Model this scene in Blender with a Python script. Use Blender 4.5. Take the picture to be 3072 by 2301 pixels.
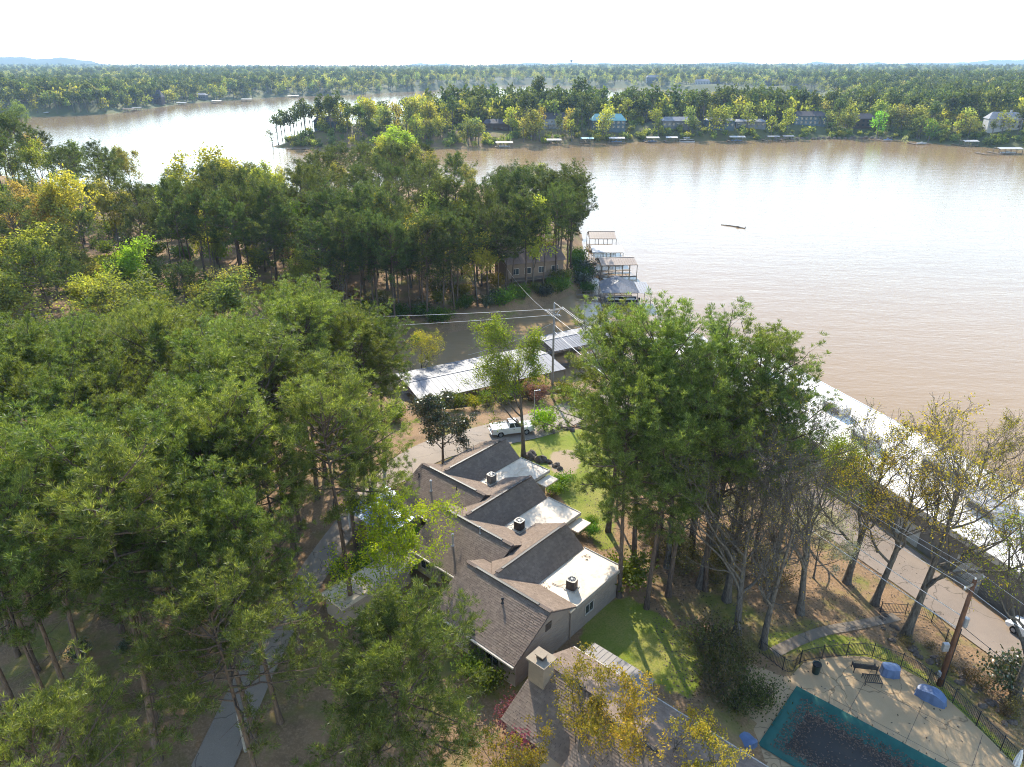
import bpy, math, random
import numpy as np
from mathutils import Vector

# ------------------------------------------------------------------ camera, sky, sun, exposure
S = bpy.context.scene
for o in list(bpy.data.objects):
    bpy.data.objects.remove(o)
COL = S.collection
CAM_H = 45.0
PITCH = math.radians(24.1)
FPX, CPX, CPY = 2131.0, 1536.0, 1150.5           # focal length and centre in pixels of the 3072 px photograph
cd = bpy.data.cameras.new('camera')
cam = bpy.data.objects.new('camera', cd)
COL.objects.link(cam)
cam.location = (0, 0, CAM_H)
cam.rotation_euler = (math.pi / 2 - PITCH, 0, 0)
cd.sensor_fit = 'HORIZONTAL'
cd.sensor_width = 36.0
cd.lens = FPX / 3072 * 36.0
cd.clip_start = 0.5
cd.clip_end = 60000
S.camera = cam

SUN_AZ = math.radians(-8.7)      # left of the +Y view direction
SUN_EL = math.radians(33.0)
W = bpy.data.worlds.new('World')
S.world = W
W.use_nodes = True
wn = W.node_tree
sky = wn.nodes.new('ShaderNodeTexSky')
sky.sky_type = 'NISHITA'
sky.sun_disc = False
sky.sun_elevation = SUN_EL
sky.sun_rotation = SUN_AZ
sky.altitude = 100
sky.air_density = 1.0
sky.dust_density = 0.1
sky.ozone_density = 0.4
bg = wn.nodes['Background']
bg.inputs['Strength'].default_value = 0.15
wn.links.new(sky.outputs[0], bg.inputs['Color'])

sl = bpy.data.lights.new('sun', 'SUN')
sl.energy = 3.0
sl.angle = math.radians(0.55)
sl.color = (1.0, 0.93, 0.80)
sun = bpy.data.objects.new('sun', sl)
COL.objects.link(sun)
sd = Vector((math.sin(SUN_AZ) * math.cos(SUN_EL), math.cos(SUN_AZ) * math.cos(SUN_EL), math.sin(SUN_EL)))
sun.rotation_euler = sd.to_track_quat('Z', 'Y').to_euler()
sun.location = sd * 200

S.view_settings.view_transform = 'Standard'
S.view_settings.look = 'None'
S.view_settings.exposure = 1.8
S.view_settings.gamma = 1.0
S.render.engine = 'CYCLES'
S.cycles.use_denoising = True
S.cycles.denoising_prefilter = 'NONE'
S.cycles.filter_width = 1.05
S.cycles.use_adaptive_sampling = True
S.cycles.adaptive_threshold = 0.02
S.cycles.max_bounces = 5
S.cycles.diffuse_bounces = 2
S.cycles.glossy_bounces = 3
S.cycles.transmission_bounces = 4
S.cycles.volume_bounces = 0
S.cycles.sample_clamp_indirect = 6.0
S.cycles.caustics_reflective = False
S.cycles.caustics_refractive = False

LAKE = -4.0

# ------------------------------------------------------------------ helpers
def at(px, py, z=0.0):
    """world point at height z seen at a pixel of the photograph"""
    u = (px - CPX) / FPX
    v = -(py - CPY) / FPX
    d = (u, math.cos(PITCH) + v * math.sin(PITCH), -math.sin(PITCH) + v * math.cos(PITCH))
    t = (z - CAM_H) / d[2]
    return (d[0] * t, d[1] * t, z)

def inpoly(x, y, poly):
    c = False
    n = len(poly)
    for i in range(n):
        x1, y1 = poly[i]
        x2, y2 = poly[(i + 1) % n]
        if (y1 > y) != (y2 > y) and x < (x2 - x1) * (y - y1) / (y2 - y1) + x1:
            c = not c
    return c

def sdf(X, Y, poly):
    """signed distance, positive inside (numpy)"""
    if isinstance(X, (float, int)): return sdf1(float(X), float(Y), poly)
    X = np.asarray(X, float); Y = np.asarray(Y, float)
    best = np.full(X.shape, 1e18)
    ins = np.zeros(X.shape, bool)
    n = len(poly)
    for i in range(n):
        x1, y1 = poly[i]; x2, y2 = poly[(i + 1) % n]
        dx, dy = x2 - x1, y2 - y1
        t = np.clip(((X - x1) * dx + (Y - y1) * dy) / (dx * dx + dy * dy + 1e-12), 0, 1)
        best = np.minimum(best, (X - x1 - t * dx) ** 2 + (Y - y1 - t * dy) ** 2)
        if y1 != y2:
            ins ^= ((y1 > Y) != (y2 > Y)) & (X < (x2 - x1) * (Y - y1) / (y2 - y1) + x1)
    d = np.sqrt(best)
    return np.where(ins, d, -d)

def sdf1(x, y, poly):
    best = 1e18; ins = False; n = len(poly)
    x1, y1 = poly[-1]
    for x2, y2 in poly:
        dx = x2 - x1; dy = y2 - y1
        t = ((x - x1) * dx + (y - y1) * dy) / (dx * dx + dy * dy + 1e-12)
        t = 0.0 if t < 0 else 1.0 if t > 1 else t
        e = (x - x1 - t * dx) ** 2 + (y - y1 - t * dy) ** 2
        if e < best: best = e
        if (y1 > y) != (y2 > y) and x < (x2 - x1) * (y - y1) / (y2 - y1) + x1: ins = not ins
        x1, y1 = x2, y2
    d = math.sqrt(best)
    return d if ins else -d

def linedist(X, Y, line):
    if isinstance(X, float):
        best = 1e18
        for (x1, y1), (x2, y2) in zip(line[:-1], line[1:]):
            dx = x2 - x1; dy = y2 - y1
            t = min(1.0, max(0.0, ((X - x1) * dx + (Y - y1) * dy) / (dx * dx + dy * dy + 1e-12)))
            best = min(best, (X - x1 - t * dx) ** 2 + (Y - y1 - t * dy) ** 2)
        return math.sqrt(best)
    X = np.asarray(X, float); Y = np.asarray(Y, float)
    best = np.full(X.shape, 1e18)
    for (x1, y1), (x2, y2) in zip(line[:-1], line[1:]):
        dx, dy = x2 - x1, y2 - y1
        t = np.clip(((X - x1) * dx + (Y - y1) * dy) / (dx * dx + dy * dy + 1e-12), 0, 1)
        best = np.minimum(best, (X - x1 - t * dx) ** 2 + (Y - y1 - t * dy) ** 2)
    return np.sqrt(best)

def sstep(x):
    x = np.clip(x, 0, 1)
    return x * x * (3 - 2 * x)

def link(o, parent=None):
    COL.objects.link(o)
    if parent is not None:
        o.parent = parent
    return o

def tag(o, label=None, cat=None, group=None, kind=None):
    if label: o['label'] = label
    if cat: o['category'] = cat
    if group: o['group'] = group
    if kind: o['kind'] = kind
    return o

def thing(name, label, cat, loc=(0, 0, 0), rz=0.0, group=None):
    o = bpy.data.objects.new(name, None)
    o.empty_display_size = 0.2
    link(o)
    o.location = loc
    o.rotation_euler = (0, 0, rz)
    return tag(o, label, cat, group)

def mesh_np(name, V, faces, mats, smooth=False, matidx=None):
    """faces: list of int arrays (m,k)"""
    me = bpy.data.meshes.new(name)
    V = np.asarray(V, np.float32).reshape(-1, 3)
    me.vertices.add(len(V))
    me.vertices.foreach_set('co', V.ravel())
    faces = [np.asarray(f, np.int32) for f in faces if len(f)]
    lv = np.concatenate([f.ravel() for f in faces])
    st = []; k = 0
    for f in faces:
        st.append(k + np.arange(len(f)) * f.shape[1]); k += f.size
    st = np.concatenate(st).astype(np.int32)
    me.loops.add(len(lv))
    me.loops.foreach_set('vertex_index', lv)
    me.polygons.add(len(st))
    me.polygons.foreach_set('loop_start', st)
    if matidx is not None:
        me.polygons.foreach_set('material_index', np.asarray(matidx, np.int32))
    me.polygons.foreach_set('use_smooth', np.full(len(st), smooth, bool))
    for m in (mats if isinstance(mats, (list, tuple)) else [mats]):
        me.materials.append(m)
    me.update(calc_edges=True)
    return me

def objm(name, me, parent=None):
    return link(bpy.data.objects.new(name, me), parent)

class MB:
    """collects shapes for one mesh"""
    def __init__(s):
        s.v = []; s.f = []
    def add(s, V, F):
        k = len(s.v)
        s.v += [tuple(p) for p in V]
        s.f += [tuple(i + k for i in f) for f in F]
        return s
    def box(s, c, d, rz=0.0):
        x, y, z = d[0] / 2, d[1] / 2, d[2] / 2
        ca, sa = math.cos(rz), math.sin(rz)
        P = []
        for sz in (-z, z):
            for sx, sy in ((-x, -y), (x, -y), (x, y), (-x, y)):
                P.append((c[0] + sx * ca - sy * sa, c[1] + sx * sa + sy * ca, c[2] + sz))
        return s.add(P, [(3, 2, 1, 0), (4, 5, 6, 7), (0, 1, 5, 4), (1, 2, 6, 5), (2, 3, 7, 6), (3, 0, 4, 7)])
    def bx(s, x0, x1, y0, y1, z0, z1):
        return s.box(((x0 + x1) / 2, (y0 + y1) / 2, (z0 + z1) / 2), (x1 - x0, y1 - y0, z1 - z0))
    def beam(s, a, b, w, h):
        a = Vector(a); b = Vector(b); d = (b - a).normalized()
        up = Vector((0, 0, 1)) if abs(d.z) < 0.95 else Vector((0, 1, 0))
        r = d.cross(up).normalized() * w / 2
        u = r.cross(d).normalized() * h / 2
        P = [a - r - u, a + r - u, a + r + u, a - r + u, b - r - u, b + r - u, b + r + u, b - r + u]
        return s.add(P, [(0, 1, 2, 3), (7, 6, 5, 4), (4, 5, 1, 0), (5, 6, 2, 1), (6, 7, 3, 2), (7, 4, 0, 3)])
    def tube(s, pts, rad, n=8, cap=True):
        pts = [Vector(p) for p in pts]
        if not isinstance(rad, (list, tuple)): rad = [rad] * len(pts)
        k = len(s.v); u = None
        for i, p in enumerate(pts):
            d = (pts[min(i + 1, len(pts) - 1)] - pts[max(i - 1, 0)]).normalized()
            if u is None:
                u = d.cross(Vector((0, 0, 1)) if abs(d.z) < 0.9 else Vector((1, 0, 0))).normalized()
            else:
                u = (u - d * u.dot(d)).normalized()
            w = d.cross(u)
            for j in range(n):
                a = 2 * math.pi * j / n
                s.v.append(tuple(p + (u * math.cos(a) + w * math.sin(a)) * rad[i]))
        for i in range(len(pts) - 1):
            for j in range(n):
                s.f.append((k + i * n + j, k + i * n + (j + 1) % n, k + (i + 1) * n + (j + 1) % n, k + (i + 1) * n + j))
        if cap:
            s.f.append(tuple(k + j for j in reversed(range(n))))
            s.f.append(tuple(k + (len(pts) - 1) * n + j for j in range(n)))
        return s
    def lathe(s, prof, c=(0, 0, 0), n=20):
        k = len(s.v)
        for r, z in prof:
            for j in range(n):
                a = 2 * math.pi * j / n
                s.v.append((c[0] + r * math.cos(a), c[1] + r * math.sin(a), c[2] + z))
        for i in range(len(prof) - 1):
            for j in range(n):
                s.f.append((k + i * n + j, k + i * n + (j + 1) % n, k + (i + 1) * n + (j + 1) % n, k + (i + 1) * n + j))
        s.f.append(tuple(k + j for j in reversed(range(n))))
        s.f.append(tuple(k + (len(prof) - 1) * n + j for j in range(n)))
        return s
    def prism(s, poly, off):
        """polygon (3D points) extruded by a vector"""
        n = len(poly); off = Vector(off)
        P = [Vector(p) for p in poly] + [Vector(p) + off for p in poly]
        F = [tuple(reversed(range(n))), tuple(range(n, 2 * n))]
        F += [(i, (i + 1) % n, n + (i + 1) % n, n + i) for i in range(n)]
        return s.add(P, F)
    def quad(s, a, b, c, d):
        return s.add([a, b, c, d], [(0, 1, 2, 3)])
    def build(s, name, m, parent=None, smooth=False, bevel=0):
        me = bpy.data.meshes.new(name)
        me.from_pydata(s.v, [], s.f)
        for q in (m if isinstance(m, (list, tuple)) else [m]):
            me.materials.append(q)
        me.update()
        if smooth:
            me.polygons.foreach_set('use_smooth', [True] * len(me.polygons))
        o = objm(name, me, parent)
        if bevel:
            bv = o.modifiers.new('bevel', 'BEVEL'); bv.width = bevel; bv.segments = 2; bv.limit_method = 'ANGLE'
        return o

def copy_tree(o, parent=None):
    c = o.copy()
    COL.objects.link(c)
    c.parent = parent
    for ch in o.children:
        copy_tree(ch, c)
    return c

# ------------------------------------------------------------------ materials
def new_mat(name):
    m = bpy.data.materials.new(name)
    m.use_nodes = True
    return m, m.node_tree, m.node_tree.nodes['Principled BSDF']

def nd(t, kind, **kw):
    n = t.nodes.new(kind)
    for k, v in kw.items():
        setattr(n, k, v)
    return n

def rgba(c):
    return (c[0], c[1], c[2], 1.0)

def mixc(t, fac, a, b, blend='MIX'):
    n = nd(t, 'ShaderNodeMix', data_type='RGBA', blend_type=blend)
    for sock, val in ((n.inputs[0], fac), (n.inputs[6], a), (n.inputs[7], b)):
        if isinstance(val, bpy.types.NodeSocket): t.links.new(val, sock)
        elif isinstance(val, (tuple, list)): sock.default_value = rgba(val)
        else: sock.default_value = val
    return n.outputs[2]

def noise(t, scale, detail=4, rough=0.55, vec=None, dist=0.0):
    n = nd(t, 'ShaderNodeTexNoise')
    n.inputs['Scale'].default_value = scale
    n.inputs['Detail'].default_value = detail
    n.inputs['Roughness'].default_value = rough
    n.inputs['Distortion'].default_value = dist
    if vec is not None: t.links.new(vec, n.inputs['Vector'])
    return n.outputs['Fac']

def ramp(t, fac, lo, hi):
    n = nd(t, 'ShaderNodeMapRange')
    n.inputs['From Min'].default_value = lo
    n.inputs['From Max'].default_value = hi
    t.links.new(fac, n.inputs['Value'])
    return n.outputs['Result']

def bump(t, p, h, strength, dist=0.05):
    b = nd(t, 'ShaderNodeBump')
    b.inputs['Strength'].default_value = strength
    b.inputs['Distance'].default_value = dist
    t.links.new(h, b.inputs['Height'])
    t.links.new(b.outputs[0], p.inputs['Normal'])

def objco(t):
    return nd(t, 'ShaderNodeTexCoord').outputs['Object']

def worldco(t):
    return nd(t, 'ShaderNodeNewGeometry').outputs['Position']

def island(t):
    return nd(t, 'ShaderNodeNewGeometry').outputs['Random Per Island']

def plain(name, c1, c2=None, scale=3.0, rough=0.7, spec=0.3, metal=0.0, bmp=0.0, isl=0.0, grain=0.0):
    """two tone weathered paint / stone / metal"""
    m, t, p = new_mat(name)
    c2 = c2 or tuple(v * 0.72 for v in c1)
    co = objco(t)
    f = ramp(t, noise(t, scale, 6, 0.6, co), 0.32, 0.68)
    col = mixc(t, f, c1, c2)
    if isl:
        col = mixc(t, island(t), col, mixc(t, 1.0, col, (1 - isl,) * 3, 'MULTIPLY'))
    if grain:
        g = ramp(t, noise(t, 60, 2, 0.5, co), 0.3, 0.7)
        col = mixc(t, g, col, mixc(t, 1.0, col, (1 - grain,) * 3, 'MULTIPLY'))
    t.links.new(col, p.inputs['Base Color'])
    p.inputs['Roughness'].default_value = rough
    p.inputs['Specular IOR Level'].default_value = spec
    p.inputs['Metallic'].default_value = metal
    if bmp:
        bump(t, p, noise(t, scale * 8, 5, 0.6, co), bmp, 0.02)
    return m

def foliage(name, c_dark, c_light, c_tip, transl=0.35, rough=0.5, spec=0.25, nscale=0.55, objvar=0.35):
    m, t, p = new_mat(name)
    co = objco(t)
    n1 = ramp(t, noise(t, nscale, 3, 0.6, co), 0.35, 0.65)
    col = mixc(t, n1, c_dark, c_light)
    isl = island(t)
    col = mixc(t, ramp(t, isl, 0.62, 1.0), col, c_tip)
    oi = nd(t, 'ShaderNodeObjectInfo')
    hs = nd(t, 'ShaderNodeHueSaturation')
    mr = nd(t, 'ShaderNodeMapRange')
    mr.inputs['To Min'].default_value = 0.5 - 0.035 * objvar / 0.35
    mr.inputs['To Max'].default_value = 0.5 + 0.022 * objvar / 0.35
    t.links.new(oi.outputs['Random'], mr.inputs['Value'])
    t.links.new(mr.outputs[0], hs.inputs['Hue'])
    mv = nd(t, 'ShaderNodeMapRange')
    mv.inputs['To Min'].default_value = 1 - objvar
    mv.inputs['To Max'].default_value = 1 + objvar
    wn_ = nd(t, 'ShaderNodeTexWhiteNoise', noise_dimensions='1D')
    t.links.new(oi.outputs['Random'], wn_.inputs['W'])
    t.links.new(wn_.outputs['Value'], mv.inputs['Value'])
    t.links.new(mv.outputs[0], hs.inputs['Value'])
    t.links.new(col, hs.inputs['Color'])
    tint = mixc(t, 1.0, hs.outputs[0], oi.outputs['Color'], 'MULTIPLY')
    t.links.new(tint, p.inputs['Base Color'])
    p.inputs['Roughness'].default_value = rough
    p.inputs['Specular IOR Level'].default_value = spec
    tr = nd(t, 'ShaderNodeBsdfTranslucent')
    tcol = mixc(t, 1.0, tint, (1.25, 1.15, 0.55), 'MULTIPLY')
    t.links.new(tcol, tr.inputs['Color'])
    mx = nd(t, 'ShaderNodeMixShader')
    mx.inputs[0].default_value = transl
    t.links.new(p.outputs[0], mx.inputs[1])
    t.links.new(tr.outputs[0], mx.inputs[2])
    t.links.new(mx.outputs[0], t.nodes['Material Output'].inputs['Surface'])
    return m

def barkmat(name, c1, c2):
    m, t, p = new_mat(name)
    co = objco(t)
    mp = nd(t, 'ShaderNodeMapping')
    mp.inputs['Scale'].default_value = (6, 6, 1.2)
    t.links.new(co, mp.inputs['Vector'])
    n1 = noise(t, 1.6, 6, 0.7, mp.outputs[0])
    col = mixc(t, ramp(t, n1, 0.35, 0.65), c1, c2)
    t.links.new(col, p.inputs['Base Color'])
    p.inputs['Roughness'].default_value = 0.9
    p.inputs['Specular IOR Level'].default_value = 0.15
    bump(t, p, n1, 0.6, 0.05)
    return m

M = {}
M['pine'] = foliage('pine_needles', (0.062, 0.098, 0.020), (0.124, 0.178, 0.036), (0.255, 0.305, 0.085), 0.54, 0.45, 0.3, objvar=0.22)
M['pine_far'] = foliage('pine_needles_distant', (0.042, 0.066, 0.022), (0.080, 0.114, 0.034), (0.145, 0.175, 0.055), 0.5, 0.6, 0.12, objvar=0.25)
M['leaf'] = foliage('spring_leaves', (0.10, 0.15, 0.020), (0.19, 0.24, 0.030), (0.30, 0.31, 0.05), 0.5, 0.55, 0.2)
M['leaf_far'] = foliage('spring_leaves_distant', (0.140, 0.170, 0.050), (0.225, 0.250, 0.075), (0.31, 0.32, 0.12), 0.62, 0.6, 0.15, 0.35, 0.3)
M['magnolia'] = foliage('glossy_dark_leaves', (0.030, 0.045, 0.016), (0.060, 0.075, 0.025), (0.18, 0.12, 0.075), 0.2, 0.28, 0.6)
M['blossom'] = foliage('white_blossom_leaves', (0.45, 0.45, 0.35), (0.60, 0.58, 0.50), (0.25, 0.27, 0.09), 0.4, 0.6, 0.1)
M['redleaf'] = foliage('red_leaves', (0.15, 0.075, 0.060), (0.21, 0.12, 0.09), (0.27, 0.18, 0.11), 0.4, 0.6, 0.15)
M['scrub'] = foliage('scrub_twigs', (0.085, 0.080, 0.030), (0.145, 0.130, 0.045), (0.20, 0.16, 0.08), 0.3, 0.7, 0.1)
M['bark_pine'] = barkmat('pine_bark', (0.055, 0.040, 0.030), (0.150, 0.105, 0.075))
M['bark'] = barkmat('hardwood_bark', (0.060, 0.048, 0.038), (0.170, 0.145, 0.115))
M['bark_pale'] = barkmat('pale_bark', (0.10, 0.085, 0.07), (0.26, 0.22, 0.18))

M['wall'] = plain('taupe_siding', (0.27, 0.215, 0.165), (0.23, 0.18, 0.14), 1.2, 0.8)
M['trim'] = plain('cream_trim', (0.48, 0.42, 0.34), None, 4, 0.6)
M['white'] = plain('white_paint', (0.72, 0.70, 0.66), (0.60, 0.57, 0.52), 2, 0.5)
M['dark'] = plain('dark_metal', (0.022, 0.022, 0.024), (0.035, 0.032, 0.030), 5, 0.5)
M['black'] = plain('black_plastic', (0.012, 0.012, 0.013), None, 5, 0.55)
M['steel'] = plain('galvanised_steel', (0.42, 0.43, 0.44), (0.30, 0.30, 0.31), 6, 0.42, 0.5, 0.6)
M['acbody'] = plain('air_conditioner_enamel', (0.30, 0.26, 0.21), (0.22, 0.19, 0.16), 4, 0.5)
M['acdark'] = plain('dark_brown_enamel', (0.075, 0.055, 0.045), None, 4, 0.5)
M['wood'] = plain('weathered_wood', (0.20, 0.155, 0.11), (0.12, 0.09, 0.065), 5, 0.85, 0.2, 0, 0.3)
M['polewood'] = plain('creosoted_pole', (0.155, 0.075, 0.040), (0.085, 0.042, 0.026), 2.0, 0.8, 0.2, 0, 0.3)
M['polegrey'] = plain('grey_weathered_pole', (0.28, 0.25, 0.21), (0.19, 0.165, 0.135), 3, 0.85, 0.2, 0, 0.3)
M['glass'] = plain('window_glass', (0.02, 0.028, 0.032), (0.03, 0.035, 0.04), 1, 0.08, 0.8)
M['stone'] = plain('sandstone', (0.17, 0.13, 0.10), (0.09, 0.07, 0.055), 2.0, 0.9, 0.2, 0, 0.5)
M['rubber'] = plain('tyre_rubber', (0.015, 0.015, 0.015), None, 5, 0.8)
M['tarp'] = plain('blue_tarpaulin', (0.10, 0.155, 0.27), (0.075, 0.12, 0.215), 2.5, 0.45, 0.5)
M['wire'] = plain('bare_wire', (0.55, 0.54, 0.52), None, 1, 0.4, 0.5)
# ------------------------------------------------------------------ terrain
NEAR = [(75, -60), (62, 0), (56, 25), (51, 45), (47, 60), (42, 80), (36, 95), (30, 104), (22, 108), (15, 107), (9.5, 104.5), (0, 101),
        (-9, 97.5), (-16, 101), (-26, 106), (-36, 110), (-42, 118), (-38, 127), (-28, 131), (-16, 133), (-10, 136), (-3, 139),
        (2, 146), (9.4, 155), (16, 164), (18.4, 179), (20, 200), (22, 225), (20, 255), (12, 285), (-10, 305), (-45, 300),
        (-75, 282), (-110, 262), (-150, 262), (-190, 285), (-235, 335), (-300, 400), (-420, 470), (-600, 520), (-900, 300), (-900, -60)]
FAR = [(-160, 492), (-138, 482), (-105, 478), (-60, 486), (-20, 487), (5, 497), (25, 505), (60, 518), (86, 527), (130, 533), (208, 541),
       (240, 548), (266, 560), (282, 535), (295, 514), (326, 474), (420, 440), (700, 380), (2500, 300), (9000, 1500), (9000, 3000),
       (1200, 1600), (600, 1520), (560, 1400), (450, 1000), (330, 780), (250, 720), (150, 700), (60, 690), (0, 670), (-60, 640), (-110, 580), (-150, 530)]
BACK = [(-9000, 640), (-900, 640), (-640, 740), (-501, 798), (-446, 856), (-456, 959), (-465, 1089), (-397, 1329), (-313, 1406), (-250, 1500),
        (-150, 1750), (-80, 1900), (0, 2150), (60, 2200), (150, 2000), (200, 1900), (280, 1850), (330, 1700), (380, 1560), (470, 1500),
        (560, 1480), (600, 1500), (1200, 1580), (9000, 2500), (9000, 16000), (-9000, 16000)]
CTRL = np.array([(0, 50, 1.6), (8, 48, 1.6), (-10, 60, 1.6), (-25, 40, 1.8), (-60, 60, 3), (1.4, 78, 0.8), (0, 84, 0.3), (6, 97, -0.8), (-14, 98, -1.0), (14, 97, -1.0),
                 (12, 57, 1.4), (20, 48, 0.8), (28, 40, 0.5), (36, 38, 0.0), (38, 60, -1.2), (44, 48, -1.2), (33, 72, -1.2), (30, 78, -1), (20, 85, -0.7), (-40, 108, 0.5),
                 (-60, 150, 3), (-60, 240, 1), (0, 160, -1), (0, 230, 0), (-150, 220, 6), (-200, 290, 6), (-260, 330, 7), (-100, 110, 4), (-200, 150, 6), (10, 190, -1.5),
                 (20, 66, 0.6), (12, 74, 0.8), (4, 34, 1.6), (-20, 20, 1.8), (50, 20, -1), (-24, 138, -2), (-8, 145, -2), (6, 72, 1.2)])
ROAD_A = [(-20.2, 24), (-20.2, 36), (-19.5, 48), (-17.5, 60), (-14.5, 71), (-10, 78.5), (-3, 82.5), (3, 86), (7.5, 90.5), (12, 94.5), (17, 96)]
ROAD_B = [(17, 96), (23, 91), (28, 82), (33, 72), (37.5, 62), (42, 51.5), (46, 40), (49, 28), (52, 10)]
POOLZONE = [(19, 45), (22, 42.5), (23.5, 44), (26, 44.6), (29.3, 44.8), (31.7, 43.6), (33, 42), (34.2, 39.5), (35, 36.6), (35.6, 34), (37, 26), (14, 26), (15.5, 36)]
_pt = at(2398, 2073, 0.55)
PHOLE = [(_pt[0] + s_ * 0.746 - t_ * 0.666, _pt[1] - s_ * 0.666 - t_ * 0.746) for s_, t_ in ((0, 0), (15, 0), (15, 6.4), (0, 6.4))]
HOUSEZONE = [(-16, 62), (-8, 72), (2, 74), (12, 52), (17, 36), (12, 26), (-2, 28), (-14, 48)]

def land(X, Y):
    return np.maximum(np.maximum(sdf(X, Y, NEAR), sdf(X, Y, FAR)), sdf(X, Y, BACK))

def hum(X, Y):
    return (np.sin(X * 0.011 + 1.3) * np.cos(Y * 0.009 - 0.4) + 0.5 * np.sin(X * 0.027 - Y * 0.019 + 2.0) + 0.35 * np.sin(X * 0.0031 + Y * 0.0043))

def height(X, Y):
    X = np.atleast_1d(np.asarray(X, float)); Y = np.atleast_1d(np.asarray(Y, float))
    dn = sdf(X, Y, NEAR); df = sdf(X, Y, FAR); db = sdf(X, Y, BACK)
    w = np.zeros(X.shape); s = np.zeros(X.shape)
    for cx, cy, cz in CTRL:
        k = 1.0 / (((X - cx) ** 2 + (Y - cy) ** 2) + 30.0) ** 1.5
        w += k; s += k * cz
    zn = s / w + 0.10 * np.sin(X * 0.31 + 0.7 * np.sin(Y * 0.2)) * np.cos(Y * 0.27)
    fz = sstep((sdf(X, Y, POOLZONE) + 1.5) / 3.0)
    zn = zn * (1 - fz) + 0.42 * fz
    fh = sstep((sdf(X, Y, HOUSEZONE) + 2.0) / 4.0)
    zn = zn * (1 - fh) + 1.6 * fh
    zn = np.where(sdf(X, Y, PHOLE) > -0.6, -1.2, zn)
    r = np.hypot(X, Y)
    zf = 4.5 + 2.5 * hum(X, Y) + np.clip((X - 350) / 700, 0, 1) * 12
    zb = 6 + 3.5 * hum(X, Y) + np.clip((r - 1700) / 4500, 0, 1) ** 0.8 * 26 + 5 * np.sin(X * 0.0011) * np.clip((r - 2500) / 2500, 0, 1)
    d = np.maximum(np.maximum(dn, df), db)
    zc = np.where((dn >= df) & (dn >= db), zn, np.where(df >= db, zf, zb))
    wd = np.where(dn >= np.maximum(df, db), 5.0, 30.0)
    z = np.where(d > 0, LAKE + 0.25 + (zc - LAKE - 0.25) * sstep(d / wd * 0.9 + 0.05), LAKE + np.maximum(d * 0.2, -3) - 0.02)
    return z

GRID = None
def gz(x, y):
    if GRID is None or not (GRID[0][0] < x < GRID[0][-1] and GRID[1][0] < y < GRID[1][-1]):
        return float(height(x, y)[0])
    ax, ay, zz = GRID
    i = int(np.searchsorted(ax, x)) - 1; j = int(np.searchsorted(ay, y)) - 1
    u = (x - ax[i]) / (ax[i + 1] - ax[i]); v = (y - ay[j]) / (ay[j + 1] - ay[j])
    return float((zz[j, i] * (1 - u) + zz[j, i + 1] * u) * (1 - v) + (zz[j + 1, i] * (1 - u) + zz[j + 1, i + 1] * u) * v)

def G(px, py):
    """ground point seen at a pixel"""
    z = 0.0
    for _ in range(6):
        x, y, _z = at(px, py, z)
        z = gz(x, y)
    return x, y, z

def lines(a, b, step, lo, hi, g):
    mid = list(np.arange(a, b + 1e-6, step))
    up = []; v, s = mid[-1], step
    while v < hi:
        s *= g; v += s; up.append(v)
    dn = []; v, s = mid[0], step
    while v > lo:
        s *= g; v -= s; dn.append(v)
    return np.array(dn[::-1] + mid + up)

gx = lines(-75, 62, 0.9, -9000, 9000, 1.03)
gy = lines(22, 130, 0.9, -30, 16000, 1.022)
XX, YY = np.meshgrid(gx, gy)
ZZ = height(XX.ravel(), YY.ravel())
nx, ny = len(gx), len(gy)
GRID = (gx, gy, ZZ.reshape(ny, nx))
idx = np.arange(nx * ny).reshape(ny, nx)
quads = np.stack([idx[:-1, :-1], idx[:-1, 1:], idx[1:, 1:], idx[1:, :-1]], -1).reshape(-1, 4)
TV = np.stack([XX.ravel(), YY.ravel(), ZZ], -1)

LAWN = [[G(*p)[:2] for p in q] for q in (
    [(1300, 1372), (1480, 1322), (1640, 1300), (1700, 1290), (1830, 1280), (1870, 1400), (1830, 1500), (1850, 1640), (1800, 1650), (1735, 1560), (1640, 1440), (1560, 1385), (1450, 1375)],
    [(1760, 1840), (1880, 1790), (1960, 1830), (2060, 1900), (2120, 1990), (2080, 2100), (1960, 2050), (1880, 1990), (1740, 1930)],
    [(2270, 1900), (2500, 1900), (2640, 1930), (2830, 2060), (3060, 2280), (3072, 2301), (3010, 2301), (2760, 2030), (2480, 1955), (2290, 1960)])]
DIRT = [G(*p)[:2] for p in [(1660, 1352), (1720, 1348), (1740, 1385), (1725, 1425), (1680, 1430), (1640, 1400)]]

# ground: pine straw and leaf litter, thin grass, mown lawn, bare dirt
gm, t, p = new_mat('ground_cover')
co = worldco(t)
la = nd(t, 'ShaderNodeAttribute', attribute_name='lawn').outputs['Fac']
di = nd(t, 'ShaderNodeAttribute', attribute_name='dirt').outputs['Fac']
fw = nd(t, 'ShaderNodeAttribute', attribute_name='farwood').outputs['Fac']
litter = mixc(t, ramp(t, noise(t, 0.35, 5, 0.6, co), 0.35, 0.65), (0.255, 0.155, 0.080), (0.150, 0.096, 0.052))
litter = mixc(t, ramp(t, noise(t, 5, 4, 0.7, co), 0.45, 0.7), litter, (0.31, 0.20, 0.115))
thin = mixc(t, ramp(t, noise(t, 1.7, 4, 0.6, co), 0.35, 0.65), (0.125, 0.130, 0.030), (0.20, 0.165, 0.050))
patch = ramp(t, noise(t, 0.16, 4, 0.65, co, 0.6), 0.50, 0.64)
base = mixc(t, patch, litter, thin)
lawn = mixc(t, ramp(t, noise(t, 0.30, 4, 0.65, co), 0.36, 0.62), (0.165, 0.195, 0.022), (0.27, 0.235, 0.060))
lawn = mixc(t, ramp(t, noise(t, 7, 4, 0.7, co), 0.42, 0.72), lawn, (0.115, 0.145, 0.018))
ln = nd(t, 'ShaderNodeMath', operation='ADD')
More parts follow.
